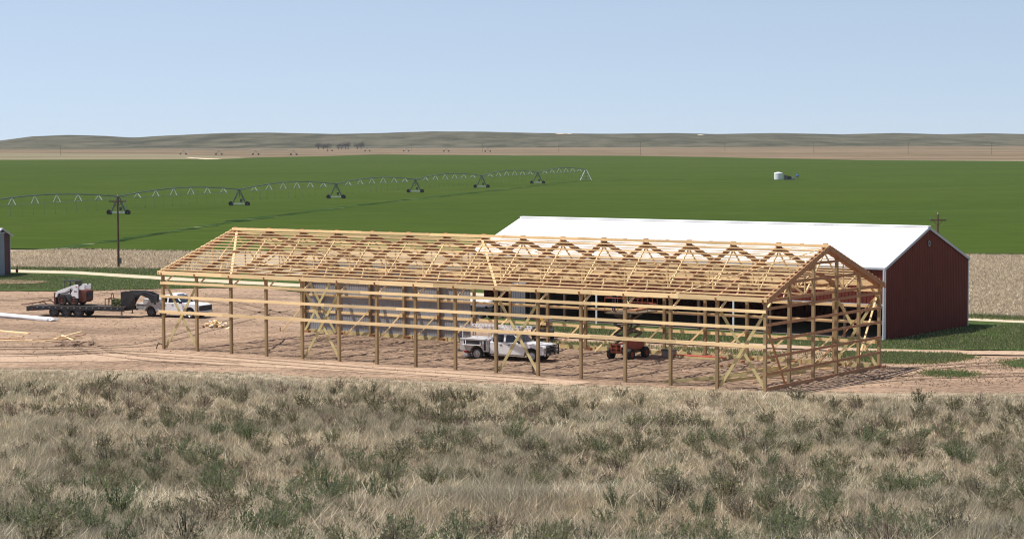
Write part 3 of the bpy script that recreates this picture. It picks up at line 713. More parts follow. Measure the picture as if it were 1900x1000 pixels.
# folded loading ramps at the tail
for y_ in (-.7, .7):
    r_ = MB().path([(-.75, y_, .98), (.4, y_, 1.10), (1.35, y_, 1.32), (1.7, y_, 1.02)], .045, 6).build('loading_ramp', RUST, tl)
    MB().path([(.3, y_, 1.0), (.55, y_, 1.22), (1.5, y_, 1.22)], .03, 6).build('ramp_brace', mat('tan_steel', (.34, .24, .15), .8, .2), r_)
# skid steer loader on the deck, facing the tail
def ontrl(x, y, z): return Vector(tl.location) + Vector((math.cos(T3)*x-math.sin(T3)*y, math.sin(T3)*x+math.cos(T3)*y, z))
TSK = T3 + math.pi - R(5)
sk = empty('skid_steer', ontrl(3.75, 0, .985), TSK, 'white and rust coloured skid steer loader with black cab cage standing on the trailer', 'loader')
# local x forward, y left (left side faces the viewer)
MB().prism([(-1.05, .32), (-1.15, .55), (-1.12, .95), (.9, .95), (1.0, .5), (.85, .26), (-.7, .26)], -.48, .48).build('body', DKGREY, sk, bevel=.03)
MB().prism([(-1.75, .42), (-1.78, 1.28), (-1.62, 1.34), (-1.0, 1.36), (-1.0, .30), (-1.5, .28)], -.58, .58).build('engine_cover', RUST, sk, bevel=.04)
MB().box(-1.795, -1.775, -.40, .40, .70, 1.1).build('rear_grille', BLACK, sk)
for s_ in (-1, 1):
    up_ = [(-1.08, .62), (-1.05, 1.72), (-.92, 1.80), (-.72, 1.78), (1.0, 1.20), (1.12, 1.08), (1.22, .70), (1.02, .70), (.92, 1.0), (.25, 1.10), (-.42, 1.52), (-.62, 1.45), (-.36, 1.02), (-.55, .62)]
    y_ = s_*.72
    MB().prism(up_, y_-.09, y_+.09).build('lift_arm', WPAINT, sk, bevel=.015)
    MB().prism([(-1.55, 1.36), (-1.58, 1.80), (-1.42, 1.82), (-1.05, 1.62), (-1.05, 1.36)], s_*.5-.05, s_*.5+.05).build('rear_pillar', WPAINT, sk)
    MB().tube((-1.0, s_*.6, 1.55), (.2, s_*.58, 1.05), .05).build('lift_cylinder', BLACK, sk)
    for x_ in (-.62, .55): wheel(sk, x_, s_*.66, .42, .30, rim=RUST, side=s_, rimr=.58)
    cage = [((-.72, .42), (-.66, 2.06)), ((.42, .42), (.46, 2.06)), ((-.15, .42), (-.12, 2.06))]
    for (a_, b_), (c_, d_) in cage:
        MB().beam((a_, s_*b_, .95), (c_, s_*b_, 2.06), .05, .05).build('cage_post', BLACK, sk)
    text('863', (-.83, s_*.815, 1.16), (math.pi/2, 0, math.pi if s_ > 0 else 0), .20, mat('decal_dark', (.10, .03, .03), .6, .1), sk, 'number_decal')
    MB().box(-.98, -.86, s_*.812-.002, s_*.812+.002, 1.55, 1.64).build('decal', REDLAMP, sk)
MB().box(-.74, .54, -.47, .47, 2.062, 2.11).build('cage_roof', BLACK, sk)
MB().box(-.70, -.66, -.40, .40, 1.0, 2.04).build('cage_rear_screen', GLASS, sk)
MB().box(-.45, .05, -.28, .28, .95, 1.25).build('seat', BLACK, sk); MB().box(-.5, -.40, -.26, .26, 1.25, 1.65).build('seat_back', BLACK, sk)
ca = MB().prism([(1.16, .12), (1.16, 1.06), (1.24, 1.06), (1.24, .10), (1.30, .05), (1.12, .05)], -.8, .8).build('quick_attach_plate', RUST, sk)
for y_ in (-.75, .75): MB().beam((1.30, y_, .06), (1.32, y_, 1.12), .05, .05).build('fork_upright', RUST, sk)
# cargo on the trailer deck
c_ = empty('steel_cage', ontrl(7.0, -.3, .985), T3, 'small rusty steel cage with a hoop beside the olive bale on the trailer', 'cage')
for x_ in (0, .62):
    for y_ in (0, .7): MB().beam((x_, y_, 0), (x_, y_, .56), .06, .06).build('cage_post', RUST, c_)
for y_ in (0, .7): MB().beam((-.03, y_, .59), (.65, y_, .59), .06, .06).build('cage_rail', RUST, c_)
MB().path([(.40, .35, .6), (.42, .35, .95), (.52, .35, 1.05), (.62, .35, .95), (.64, .35, .6)], .035).build('hoop', RUST, c_)
MB().beam((.28, 0, .0), (.46, 0, .56), .05, .05).build('diagonal_strut', mat('tan_steel', (.34, .24, .15)), c_)
def lumpy(name, x0, x1, y0, y1, z0, z1, m, loc, rz, label, cat, amp=.05, sub=6):
    bm = bmesh.new(); bmesh.ops.create_cube(bm, size=1); bmesh.ops.subdivide_edges(bm, edges=bm.edges, cuts=sub, use_grid_fill=True)
    for v in bm.verts:
        v.co = Vector((x0+(v.co.x+.5)*(x1-x0)+jit(amp), y0+(v.co.y+.5)*(y1-y0)+jit(amp), z0+(v.co.z+.5)*(z1-z0)+(jit(amp) if v.co.z > -.49 else 0)))
    me = bpy.data.meshes.new(name); bm.to_mesh(me); bm.free(); me.materials.append(m)
    o = bpy.data.objects.new(name, me); COL.objects.link(o); o.location = loc; o.rotation_euler = (0, 0, rz); return tag(o, label, cat)
lumpy('olive_bale', 0, .95, 0, .9, 0, .58, OLIVE, ontrl(7.72, -.6, .985), T3, 'olive green bundled tarp on the trailer deck', 'bundle')
cr = empty('slatted_crate', ontrl(8.72, -.55, .985), T3, 'dark brown slatted crate at the foot of the gooseneck', 'crate')
MB().box(0, .75, 0, .9, 0, .08).build('base', BROWNB, cr)
for k in range(5):
    for y_ in (0, .86): MB().box(0, .75, y_, y_+.04, .10+k*.12, .19+k*.12).build('slat', BROWNB, cr)
for x_ in (-.04, .751): MB().box(x_, x_+.04, 0, .9, 0, .72).build('end_board', BROWNB, cr)

# ------------------------------------------------------------------ scissor lift inside the frame
def fl(a, b, z=0): return FO + Vector((math.cos(TH)*a-math.sin(TH)*b, math.sin(TH)*a+math.cos(TH)*b, z))
lf = empty('scissor_lift', fl(32.0, 12.7, .015), TH, 'orange rough terrain scissor lift raised under the roof trusses', 'scissor lift')
# local x along building, y away from viewer
MB().box(-.55, .55, -1.2, 1.3, .42, .62).build('chassis', mat('brown_paint', (.17, .11, .07), .7, .25, 2), lf, bevel=.02)
for x_ in (-.78, .78):
    for y_ in (-.95, 1.0):
        w_ = wheel(lf, 0, 0, .40, .30, rim=ORANGE if x_ > 0 else DKGREY, side=1 if x_ > 0 else -1, rimr=.5)
        w_.rotation_euler = (0, 0, -math.pi/2); w_.location = (x_, y_, 0)
MB().box(.40, .66, -.85, 1.15, .64, 1.42).build('engine_cover', ORANGE, lf, bevel=.06)
MB().box(-.62, -.36, -.9, 1.0, .64, 1.05).build('tank_cover', ORANGE, lf, bevel=.05)
for x_ in (-.60, -.18, .2): MB().beam((x_, -1.25, .45), (x_, -1.25, 1.10), .07, .07).build('ladder_upright', ORANGE, lf)
for z_ in (.52, .78, 1.06): MB().beam((-.64, -1.26, z_), (.24, -1.26, z_), .06, .06).build('ladder_rung', ORANGE, lf)
MB().box(-.58, -.05, -1.22, -.86, .62, 1.0).build('control_box', RUST, lf)
MB().lathe([(.001, -.02), (.09, -.02), (.10, .03), (.001, .03)], (.30, -1.3, .98), 'y', 12).build('lamp', LAMP, lf)
BEIGE = mat('beige_steel', (.17, .13, .085), .7, .2, 2)
z0, dz, n_ = 1.05, .68, 3
for k in range(n_):
    za, zb = z0+k*dz, z0+(k+1)*dz
    for x_ in (-.42, .42):
        MB().beam((x_, -1.15, za), (x_, 1.15, zb), .07, .15).build('scissor_arm', BEIGE, lf)
        MB().beam((x_*.8, 1.15, za), (x_*.8, -1.15, zb), .07, .15).build('scissor_arm', BEIGE, lf)
    for y_ in (-1.15, 1.15): MB().tube((-.45, y_, zb), (.45, y_, zb), .04).build('pivot_pin', DKGREY, lf)
MB().tube((0, -.5, 1.2), (0, .5, 2.3), .07).build('lift_cylinder', DKGREY, lf)
PZ = z0+n_*dz+.12
MB().box(-.86, .86, -1.7, 1.9, PZ, PZ+.09).build('platform_deck', BEIGE, lf)
MB().box(.86, 1.55, -1.2, 1.4, PZ+.02, PZ+.09).build('extension_deck', BEIGE, lf)
rail = MB()
RAILS = [(-.84, -1.68), (1.5, -1.2), (1.5, 1.4), (-.84, 1.88)]
for (xa_, ya_), (xb_, yb_) in (((-.84, -1.68), (.84, -1.68)), ((-.84, -1.68), (-.84, 1.88)), ((-.84, 1.88), (.84, 1.88)), ((.84, -1.2), (1.52, -1.2)), ((1.52, -1.2), (1.52, 1.4)), ((.84, 1.4), (1.52, 1.4))):
    for z_ in (PZ+.55, PZ+1.08): MB().tube((xa_, ya_, z_), (xb_, yb_, z_), .024, 6).build('guard_rail', ORANGE, lf)
for x_, y_ in ((-.84, -1.68), (.84, -1.68), (-.84, 0), (-.84, 1.88), (.84, 1.88), (1.52, -1.2), (1.52, 1.4), (0, -1.68), (0, 1.88), (1.52, .1)):
    MB().tube((x_, y_, PZ+.08), (x_, y_, PZ+1.08), .024, 6).build('rail_post', ORANGE, lf)
tag(MB().hexa([(-.3, -.9, 0), (.3, -.9, 0), (.3, 1.1, 0), (-.3, 1.1, 0), (-.3, -.9, .12), (.3, -.9, .12), (.3, 1.1, .12), (-.3, 1.1, .12)]).build('board_stack', WOODB), 'short stack of pale boards lying on the lift platform', 'boards')
bs = bpy.data.objects['board_stack']; bs.location = fl(32.0+.45, 12.7+.5, .015+PZ+.091); bs.rotation_euler = (0, 0, TH+.1)

# worker standing on the platform
def person(name, loc, rz, label):
    J = {'pel': (0, 0, .98), 'sp': (0, .01, 1.18), 'ch': (0, .02, 1.38), 'nk': (0, .01, 1.52), 'hd0': (0, -.01, 1.60), 'hd': (0, -.02, 1.72),
         'lh': (.10, 0, .93), 'lk': (.12, -.02, .50), 'la': (.13, .02, .09), 'lt': (.14, -.13, .045),
         'rh': (-.10, 0, .93), 'rk': (-.12, -.03, .50), 'ra': (-.13, .02, .09), 'rt': (-.15, -.13, .045),
         'ls': (.19, .02, 1.43), 'le': (.30, -.05, 1.62), 'lw': (.26, -.18, 1.84), 'lf': (.25, -.21, 1.92),
         'rs': (-.19, .02, 1.43), 're': (-.26, .0, 1.15), 'rw': (-.24, -.18, 1.0), 'rf': (-.23, -.24, .95)}
    rad = {'pel': .15, 'sp': .14, 'ch': .155, 'nk': .06, 'hd0': .085, 'hd': .095, 'lh': .095, 'lk': .065, 'la': .045, 'lt': .04, 'ls': .07, 'le': .045, 'lw': .034, 'lf': .035}
    ks = list(J); E_ = [('pel', 'sp'), ('sp', 'ch'), ('ch', 'nk'), ('nk', 'hd0'), ('hd0', 'hd'), ('pel', 'lh'), ('lh', 'lk'), ('lk', 'la'), ('la', 'lt'), ('pel', 'rh'), ('rh', 'rk'), ('rk', 'ra'), ('ra', 'rt'),
                        ('ch', 'ls'), ('ls', 'le'), ('le', 'lw'), ('lw', 'lf'), ('ch', 'rs'), ('rs', 're'), ('re', 'rw'), ('rw', 'rf')]
    # five short fingers on each hand
    for hnd in ('l', 'r'):
        b0 = Vector(J[hnd+'f']); d0 = (b0-Vector(J[hnd+'w'])).normalized(); sx = Vector((1, 0, 0))
        for i in range(5):
            off = sx*((i-2)*.018 if i < 4 else .05)
            f1 = b0 + d0*(.04 if i < 4 else .0) + off; f2 = f1 + d0*(.035+.006*(i % 3)) + Vector((0, -.015, 0))
            J['%s1%d' % (hnd, i)] = tuple(f1); J['%s2%d' % (hnd, i)] = tuple(f2)
            rad['%s1%d' % (hnd, i)] = .010; rad['%s2%d' % (hnd, i)] = .009
            E_ += [(hnd+'f', '%s1%d' % (hnd, i)), ('%s1%d' % (hnd, i), '%s2%d' % (hnd, i))]
    ks = list(J); me = bpy.data.meshes.new(name); me.from_pydata([J[k] for k in ks], [(ks.index(a_), ks.index(b_)) for a_, b_ in E_], [])
    o = bpy.data.objects.new(name, me); COL.objects.link(o); o.location = loc; o.rotation_euler = (0, 0, rz)
    sm = o.modifiers.new('skin', 'SKIN'); sm.use_smooth_shade = True
    if not me.skin_vertices:
        bm = bmesh.new(); bm.from_mesh(me); bm.verts.layers.skin.verify(); bm.to_mesh(me); bm.free()
    for k, sv in zip(ks, me.skin_vertices[0].data):
        r = rad.get(k, rad.get('l'+k[1:], .05)); sv.radius = (r, r); sv.use_root = (k == 'pel')
    o.modifiers.new('sub', 'SUBSURF').levels = 2; o.modifiers['sub'].render_levels = 2
    m, nt, b = nodes_of('work_clothes'); tc = N(nt, 'ShaderNodeTexCoord'); sx_ = N(nt, 'ShaderNodeSeparateXYZ'); nt.links.new(tc.outputs['Object'], sx_.inputs[0])
    rr_ = N(nt, 'ShaderNodeValToRGB'); rr_.color_ramp.interpolation = 'CONSTANT'; mr = N(nt, 'ShaderNodeMath', operation='DIVIDE'); mr.inputs[1].default_value = 2
    nt.links.new(sx_.outputs[2], mr.inputs[0]); nt.links.new(mr.outputs[0], rr_.inputs[0])
    el = rr_.color_ramp.elements; el[0].position = 0; el[0].color = (.03, .022, .018, 1); el[1].position = .06; el[1].color = (.018, .026, .055, 1)
    for p_, c__ in ((.49, (.035, .04, .06)), (.765, (.38, .22, .15))): e = el.new(p_); e.color = (*c__, 1)
    nt.links.new(rr_.outputs[0], b.inputs['Base Color']); b.inputs['Roughness'].default_value = .9
    me.materials.append(m); tag(o, label, 'person')
    MB().lathe([(.001, .14), (.09, .12), (.115, .05), (.118, .0), (.001, .0)], (0, -.02, 1.73), 'z', 14).build('hat', mat('tan_hat', (.30, .22, .13), .9), o)
    MB().prism([(-.09, 1.73), (.09, 1.73), (.08, 1.745), (-.08, 1.745)], -.22, -.10).build('hat_brim', mat('tan_hat', (.30, .22, .13)), o)
    return o
person('person', fl(31.55, 12.7-1.15, .015+PZ+.09), TH+2.6, 'person in dark blue work clothes standing on the scissor lift platform')

# ------------------------------------------------------------------ telehandler behind the frame
th_ = empty('telehandler', fl(19.3, 21.0, .12), TH-.95, 'small yellow telescopic handler with black wheels between frame and shed', 'telehandler'); th_.scale = (.72, .72, .72)
MB().box(-1.9, 1.8, -.55, .55, .55, 1.05).build('chassis', BLACK, th_, bevel=.03)
MB().box(-.6, 1.3, -1.05, -.3, .7, 1.35).build('engine_pod', DKGREY, th_, bevel=.05)
for x_ in (-1.3, 1.3):
    for y_ in (-.95, .95): wheel(th_, x_, y_, .58, .42, rim=YELLOW, side=-1 if y_ < 0 else 1, rimr=.5)
cb = MB().prism([(-.75, 1.05), (-.75, 2.35), (.25, 2.35), (.55, 1.7), (.6, 1.05)], .15, 1.0).build('cab', DKGREY, th_, bevel=.03)
MB().box(-.6, .25, .13, .148, 1.45, 2.25).build('cab_window', GLASS, cb)
MB().beam((-1.75, -.1, 1.75), (2.4, -.1, 2.35), .32, .34).build('boom', YELLOW, th_, bevel=.02)
MB().beam((2.3, -.1, 2.33), (3.0, -.1, 2.43), .24, .26).build('inner_boom', YELLOW, th_)
MB().box(-2.0, -1.45, -.45, .3, .95, 1.95).build('boom_tower', YELLOW, th_, bevel=.03)
MB().tube((-.4, -.1, 1.05), (.6, -.1, 1.98), .07).build('boom_cylinder', CHROME, th_)
MB().beam((2.95, -.1, 2.40), (3.15, -.1, 1.75), .22, .2).build('boom_head', YELLOW, th_)
for y_ in (-.55, .35):
    MB().beam((3.15, y_, 1.2), (3.15, y_, 2.0), .06, .1).build('carriage_bar', YELLOW, th_); MB().beam((3.15, y_, 1.22), (4.2, y_, 1.2), .12, .05).build('fork', DKGREY, th_)
for z_ in (1.35, 1.9): MB().beam((3.15, -.75, z_), (3.15, .55, z_), .06, .1).build('carriage_bar', YELLOW, th_)

# white tank trailer in the shed's drive-through bay
tp = gnd(893, 598)
tk = empty('tank_trailer', (tp.x, tp.y+1.5, .14), TB, 'white rounded tank on a black trailer in the shed end bay', 'tank trailer')
cap_ = [(.001, -1.15), (.24, -1.10), (.40, -.95), (.45, -.75), (.45, .75), (.40, .95), (.24, 1.10), (.001, 1.15)]
m_ = MB().lathe(cap_, (0, 0, 0), 'y', 22); m_.v = [(y, x, z+1.36) for x, y, z in m_.v]; m_.build('tank', TANKW, tk, smooth=True)
MB().box(-1.5, 1.5, -.62, .62, .55, .95).build('trailer_frame', BLACK, tk)
MB().beam((1.4, 0, .6), (2.6, 0, .5), .12, .12).build('drawbar', BLACK, tk)
for x_ in (-.45, .45):
    for y_ in (-.8, .8): wheel(tk, x_, y_, .38, .25, rim=DKGREY, side=-1 if y_ < 0 else 1)
MB().lathe([(.001, .12), (.2, .12), (.22, .0)], (0, 0, 1.80), 'z', 14).build('hatch', DKGREY, tk)
for x_ in (-.8, .8): MB().box(x_-.04, x_+.04, -.6, .6, .95, 1.15).build('saddle', BLACK, tk)

# ------------------------------------------------------------------ small things on the site
gp = gnd(868.5, 662.5)
cp_ = empty('air_compressor', (gp.x, gp.y, .015), T1, 'small grey and red air compressor on the dirt behind the service truck', 'compressor')
MB().box(-.22, .22, -.16, .16, .06, .26).build('motor_box', LTGREY, cp_, bevel=.02)
m_ = MB().lathe([(.001, -.30), (.10, -.28), (.14, -.2), (.14, .2), (.10, .28), (.001, .30)], (0, 0, 0), 'y', 14); m_.v = [(y, x, z+.42) for x, y, z in m_.v]; m_.build('air_tank', REDLAMP, cp_)
for x_ in (-.18, .18): MB().box(x_-.03, x_+.03, -.17, .17, 0, .06).build('foot', BLACK, cp_)
MB().path([(.22, -.1, .15), (.7, -.4, .02), (1.3, -.3, .02), (1.7, -.6, .02)], .015).build('hose', BLACK, cp_)

def board(name, p, q, w, h, m, label, cat, group=None):
    return tag(MB().beam(p, q, w, h).build(name, m), label, cat, group)
def plank_line(px0, py0, px1, py1, z0, z1=None):
    a_, b_ = gnd(px0, py0), gnd(px1, py1); z1 = z0 if z1 is None else z1
    return Vector((a_.x, a_.y, z0)), Vector((b_.x, b_.y, z1))
wr_ = empty('wrapped_trim_bundle', gnd(62, 593), R(-40), 'long bundle of white wrapped metal trim on the dirt yard', 'bundle')
for k in range(7):
    y_ = (k-3)*.17; z_ = .10 if k % 2 else .22; e_ = 2.4+jit(.5)
    MB().beam((-6.5+jit(.2), y_, z_), (e_-.2, y_+jit(.06), z_-.04), .17, .15).build('wrapped_strip', PLASTIC, wr_, bevel=.03)
for k in range(7):
    MB().beam((2.0+.12*k, jit(.4), .16+jit(.08)), (2.75+jit(.35), jit(.5), .12+jit(.08)), .20, .05).build('torn_wrap', PLASTIC, wr_)
GR = 'loose planks on the dirt yard'
a_, b_ = plank_line(-60, 610, 54, 620, .06); board('plank', a_, b_, .30, .10, WOOD, 'long pale plank lying alone between the white bundle and the plank heap', 'plank')
hp = gnd(75, 633); heap = []
for i, (x0, y0, x1, y1, z0, z1) in enumerate(((-70, 626, 45, 631, .05, .05), (-60, 631, 84, 634, .05, .05), (15, 629, 42, 628, .14, .18), (60, 632.5, 130, 629, .09, .12), (80, 634, 138, 629.5, .05, .14), (100, 631, 152, 622.5, .10, .32), (104, 632, 156, 626.5, .14, .22), (115, 627, 136, 633, .22, .08), (104, 629.5, 152, 629, .18, .16), (95, 636, 122, 634.5, .04, .04))):
    a_, b_ = plank_line(x0, y0, x1, y1, z0, z1)
    board('plank', a_, b_, .16, .05, WOOD if i % 3 else WOODB, 'pale plank in the jumbled heap of boards on the dirt yard', 'plank', GR)
sp = gnd(395, 609)
for i in range(46):
    r = abs(random.gauss(0, .55)); t = random.random()*6.28; ln = .35+random.random()*.5
    x_, y_ = sp.x+r*math.cos(t)*1.15, sp.y+1.1+r*math.sin(t)*1.6; z_ = max(.04, .50*(1-r/1.3))*random.random()+.03
    o = tag(MB().box(-ln/2, ln/2, -.06-.04*random.random(), .07, -.022, .022+.03*random.random()).build('scrap_offcut', WOOD if i % 6 else PLASTIC), 'short timber offcut in the scrap heap beside the frame', 'wood offcut', 'offcuts in the scrap heap')
    o.location = (x_, y_, z_); o.rotation_euler = (jit(.5), jit(.4), random.random()*3.1)
lumpy('dirt_pile', -1.2, 1.2, -1.1, 1.1, -.05, .10, MATS['churned_dirt'], gnd(140, 640), 0, 'low dark heap of loose soil in front of the planks', 'dirt heap', .16, 8)
# lumber inside the frame at the right
lst = empty('trim_stack', fl(36.4, 15.1, .02), TH, 'stack of yellow boards topped with red metal trim along the far wall', 'lumber stack')
for k in range(4): MB().box(-1.9, 1.9, -.3+k*.16, -.16+k*.16, .0, .16).build('board', TREATY, lst)
for k in range(3): MB().box(-1.95+.1*k, 1.9, -.28+k*.18, -.12+k*.18, .165, .21).build('red_trim', REDT, lst)
tb_ = empty('tool_chest', fl(34.0, 14.9, .02), TH, 'dark grey steel tool chest at the end of the red trim stack', 'tool chest')
MB().box(-.45, .45, -.3, .3, .05, .46).build('chest', ICONC, tb_, bevel=.02); MB().box(-.47, .47, -.32, .32, .462, .54).build('lid', DKGREY, tb_, bevel=.015)
for x_ in (-.35, .35): MB().box(x_-.05, x_+.05, -.28, .28, 0, .05).build('runner', BLACK, tb_)
GB = 'boards lying inside the gable end'
for a0, b0, z0, a1, b1, z1 in ((43.0, 2.2, .06, 47.6, 8.0, .9), (44.2, 2.6, .06, 48.3, 7.6, .5), (41.6, 1.2, .04, 46.8, 2.6, .7), (45.4, 5.4, .05, 48.6, 10.2, .75), (44.0, 9.5, .05, 48.4, 11.8, .6), (42.3, 10.6, .05, 47.3, 13.4, .05), (41.8, 12.0, .05, 46.9, 14.0, .12)):
    board('loose_board', fl(a0, b0, z0), fl(a1, b1, z1), .06, .19, TREATY if z1 > .3 else WOOD, 'pale board lying or leaning inside the gable end of the frame', 'board', GB)
for k in range(9):
    a0, b0 = 39+random.random()*8, 11+random.random()*4
    o = tag(MB().box(-.25, .25, -.08, .08, 0, .16).build('timber_block', WOODB), 'short brown timber block on the dirt inside the frame', 'wood block', 'timber blocks by the far wall')
    o.location = fl(a0, b0, .012); o.rotation_euler = (0, 0, random.random()*3)
sp_ = fl(-.55, -.1, .0)
tag(MB().path([(0, 0, 0), (.15, 0, .42), (.42, .05, .36), (.5, .05, .0)], .04).build('bent_stake', BLACK), 'bent dark steel stake at the foot of the left corner post', 'stake').location = sp_

# ------------------------------------------------------------------ shed at the left edge
lp = gnd(19, 509)
ls = empty('small_shed', (lp.x, lp.y, 0), R(-3), 'maroon metal shed with a grey sliding door beside the farm road', 'shed')
LW, LL, LH, LP = 7.6, 14.0, 4.45, 5.35      # local: x=0 right-hand gable (faces right), y 0 far corner .. -LW near corner
lz = lambda b: LH + (LP-LH)*(b/(LW/2) if b <= LW/2 else (LW-b)/(LW/2))
MAROON = mat('metal_maroon', (.085, .02, .03), .5, .1, .7)
DOORG = mat('door_bluegrey', (.23, .27, .30), .55, .08, .6)
ribbed((0, 0), (0, -LW), .05, lambda t: lz(t*LW)-.05, .3, .03, (1, 0)).build('gable_wall', MAROON, ls)
ribbed((-LL, -LW), (-LL, 0), .05, lambda t: lz(t*LW)-.05, .3, .03, (-1, 0)).build('gable_wall', MAROON, ls)
ribbed((-LL, -LW), (0, -LW), .05, lambda t: LH-.05, .3, .03, (0, -1)).build('side_wall', MAROON, ls)
ribbed((0, 0), (-LL, 0), .05, lambda t: LH-.05, .3, .03, (0, 1)).build('side_wall', MAROON, ls)
ribbed((.1, -LW*.33), (.1, -LW*.97), .12, lambda t: LH+.35, .25, .02, (1, 0)).build('sliding_door', DOORG, ls)
MB().box(.04, .22, -LW*.98, -LW*.32, LH+.35, LH+.45).build('door_track', TRIM, ls)
for s_ in (0, 1):
    y0 = .25 if s_ == 0 else -LW-.25; zz = LH-.25*(LP-LH)/(LW/2)
    MB().hexa([(-LL-.25, y0, zz-.04), (.3, y0, zz-.04), (.3, -LW/2, LP-.03), (-LL-.25, -LW/2, LP-.03), (-LL-.25, y0, zz+.04), (.3, y0, zz+.04), (.3, -LW/2, LP+.05), (-LL-.25, -LW/2, LP+.05)]).build('roof', LTGREY, ls)
    MB().beam((.32, y0, zz-.05), (.32, -LW/2, LP-.04), .03, .18).build('rake_trim', TRIM, ls)
MB().box(-.04, .06, -.06, .05, 0, LH-.05).build('corner_trim', TRIM, ls); MB().box(-.04, .06, -LW-.05, -LW+.06, 0, LH-.05).build('corner_trim', TRIM, ls)
bp = gnd(31.5, 507.5)
tag(MB().box(-.12, .12, -.12, .12, 0, .55).tube((.05, 0, .55), (.12, 0, .95), .04).build('gas_meter_post', RUST), 'short dark red utility post beside the maroon shed', 'post').location = bp

# ------------------------------------------------------------------ utility poles
def pole(loc, h, label, arm_rz, arm=1.9, r=.17, box=False):
    t = empty('utility_pole', loc, 0, label, 'utility pole')
    MB().tube((0, 0, -.3), (0, 0, h), r, 10, r*.7).build('shaft', POLEW, t)
    d = Vector((math.cos(arm_rz), math.sin(arm_rz), 0))*arm/2; z_ = h-.62
    MB().beam(Vector((0, -.16, z_))-d, Vector((0, -.16, z_))+d, .10, .13).build('crossarm', POLEW, t)
    for s_ in (-1, 1):
        MB().beam(d*(s_*.62)+Vector((0, -.16, z_)), Vector((0, -.1, z_-.62)), .03, .05).build('arm_brace', POLEW, t)
        p = d*(s_*.92)+Vector((0, -.16, z_+.06)); MB().tube(p, p+Vector((0, 0, .22)), .06, 8, .03).build('insulator', GALVD, t)
    MB().tube((0, 0, h), (0, 0, h+.2), .05, 8, .03).build('insulator', LTGREY, t)
    if box: MB().box(.14, .36, -.2, .1, .6, 1.3).build('meter_box', GALVD, t)
    return t
b_ = gnd(220, 499)
pole(b_, 8.55, 'brown wooden utility pole with a crossarm at the edge of the corn stubble', 0.0, 1.95, .15, True)
Yp = 228.0; top = at_depth(1740, 394, Yp)
pole((top.x, Yp, 0), top.z-.2, 'grey brown utility pole rising behind the red shed', .05, 1.7, .15)

# ------------------------------------------------------------------ centre pivot irrigation machine
pv0, pv6 = gnd(220, 400), gnd(1087, 335.5)
T_ = [pv0 + (pv6-pv0)*(i/6) for i in range(-2, 7)]
dirp = (pv6-pv0).normalized(); nrm_ = Vector((-dirp.y, dirp.x, 0))
pvt = empty('irrigation_pivot', pv6, 0, 'long centre pivot sprinkler on wheeled towers across the green field', 'irrigation machine')
TH_ = 3.7
pv_local = lambda p: p - pv6
for i, p in enumerate(T_[:-1]):
    b = pv_local(p); hw = 1.85
    wd = Vector((.995, -.10, 0))                       # wheels track across the span
    tw = MB().beam(b-wd*hw+Vector((0, 0, .62)), b+wd*hw+Vector((0, 0, .62)), .22, .24).build('tower', TANKW, pvt)
    for s_ in (-1, 1):
        for o_ in (-.35, .35):
            MB().beam(b+wd*(s_*hw*.82)+dirp*o_*.3+Vector((0, 0, .65)), b+dirp*o_*1.3+Vector((0, 0, TH_-.05)), .15, .15).build('tower_leg', GALVD, tw)
        c0 = b+wd*(s_*hw)
        w_ = MB().lathe([(.06, -.16), (.52, -.18), (.55, -.1), (.55, .1), (.52, .18), (.06, .16)], (0, 0, 0), 'y', 18)
        w_.v = [tuple(c0+wd*x+dirp*y+Vector((0, 0, z+.62))) for x, y, z in w_.v]; w_.build('wheel', RUBBER, tw)
    MB().tube(b+Vector((0, 0, 2.0)), b+Vector((0, 0, TH_)), .08).build('tower_mast', GALVD, tw)
    MB().box(b.x+.2, b.x+.7, b.y-.2, b.y+.2, 1.0, 1.7).build('gear_box', DKGREY, tw)
for a_, b_ in zip(T_, T_[1:]):
    a_, b_ = pv_local(a_), pv_local(b_); n = 14
    P = [a_+(b_-a_)*(k/n)+Vector((0, 0, TH_+1.05*math.sin(math.pi*k/n)+.10)) for k in range(n+1)]
    sp_ = MB().path(P, .12, 6).build('span', GALVD, pvt)
    K = [k for k in range(2, n-1, 2)]
    low = []
    for k in K:
        dp = .55+.95*math.sin(math.pi*k/n); c_ = P[k]-Vector((0, 0, dp))
        for s_ in (-1, 1):
            MB().tube(P[k], c_+nrm_*(s_*.75), .075, 5).build('truss_strut', TANKW, sp_)
        MB().tube(c_-nrm_*.75, c_+nrm_*.75, .04, 5).build('truss_spreader', GALVD, sp_)
        low.append(c_)
    mb = MB()
    for s_ in (-1, 1): mb.path([P[0]]+[c_+nrm_*(s_*.75) for c_ in low]+[P[n]], .022, 4)
    mb.build('truss_rods', GALVD, sp_)
    for k in range(1, n, 1):
        q = P[k]+nrm_*.35; zb = 1.5
        d_ = MB().tube((q.x, q.y, q.z), (q.x, q.y, zb), .018, 4); d_.tube((q.x, q.y, zb), (q.x, q.y, zb-.3), .06, 5); d_.build('drop_hose', GALVD, sp_)
for x_, y_ in ((-2, -2), (2, -2), (2, 2), (-2, 2)):
    MB().beam((x_, y_, 0), (x_*.12, y_*.12, TH_), .14, .14).build('pivot_leg', GALV, pvt)
for z_ in (.5, 1.5, 2.5):
    k = 2*(1-z_/TH_*.88)
    for p, q in (((-k, -k), (k, -k)), ((k, -k), (k, k)), ((k, k), (-k, k)), ((-k, k), (-k, -k))):
        MB().beam((*p, z_), (*q, z_), .09, .09).build('pivot_rail', GALV, pvt)
MB().tube((0, 0, 0), (0, 0, TH_+.2), .16, 8).build('riser_pipe', GALVD, pvt)

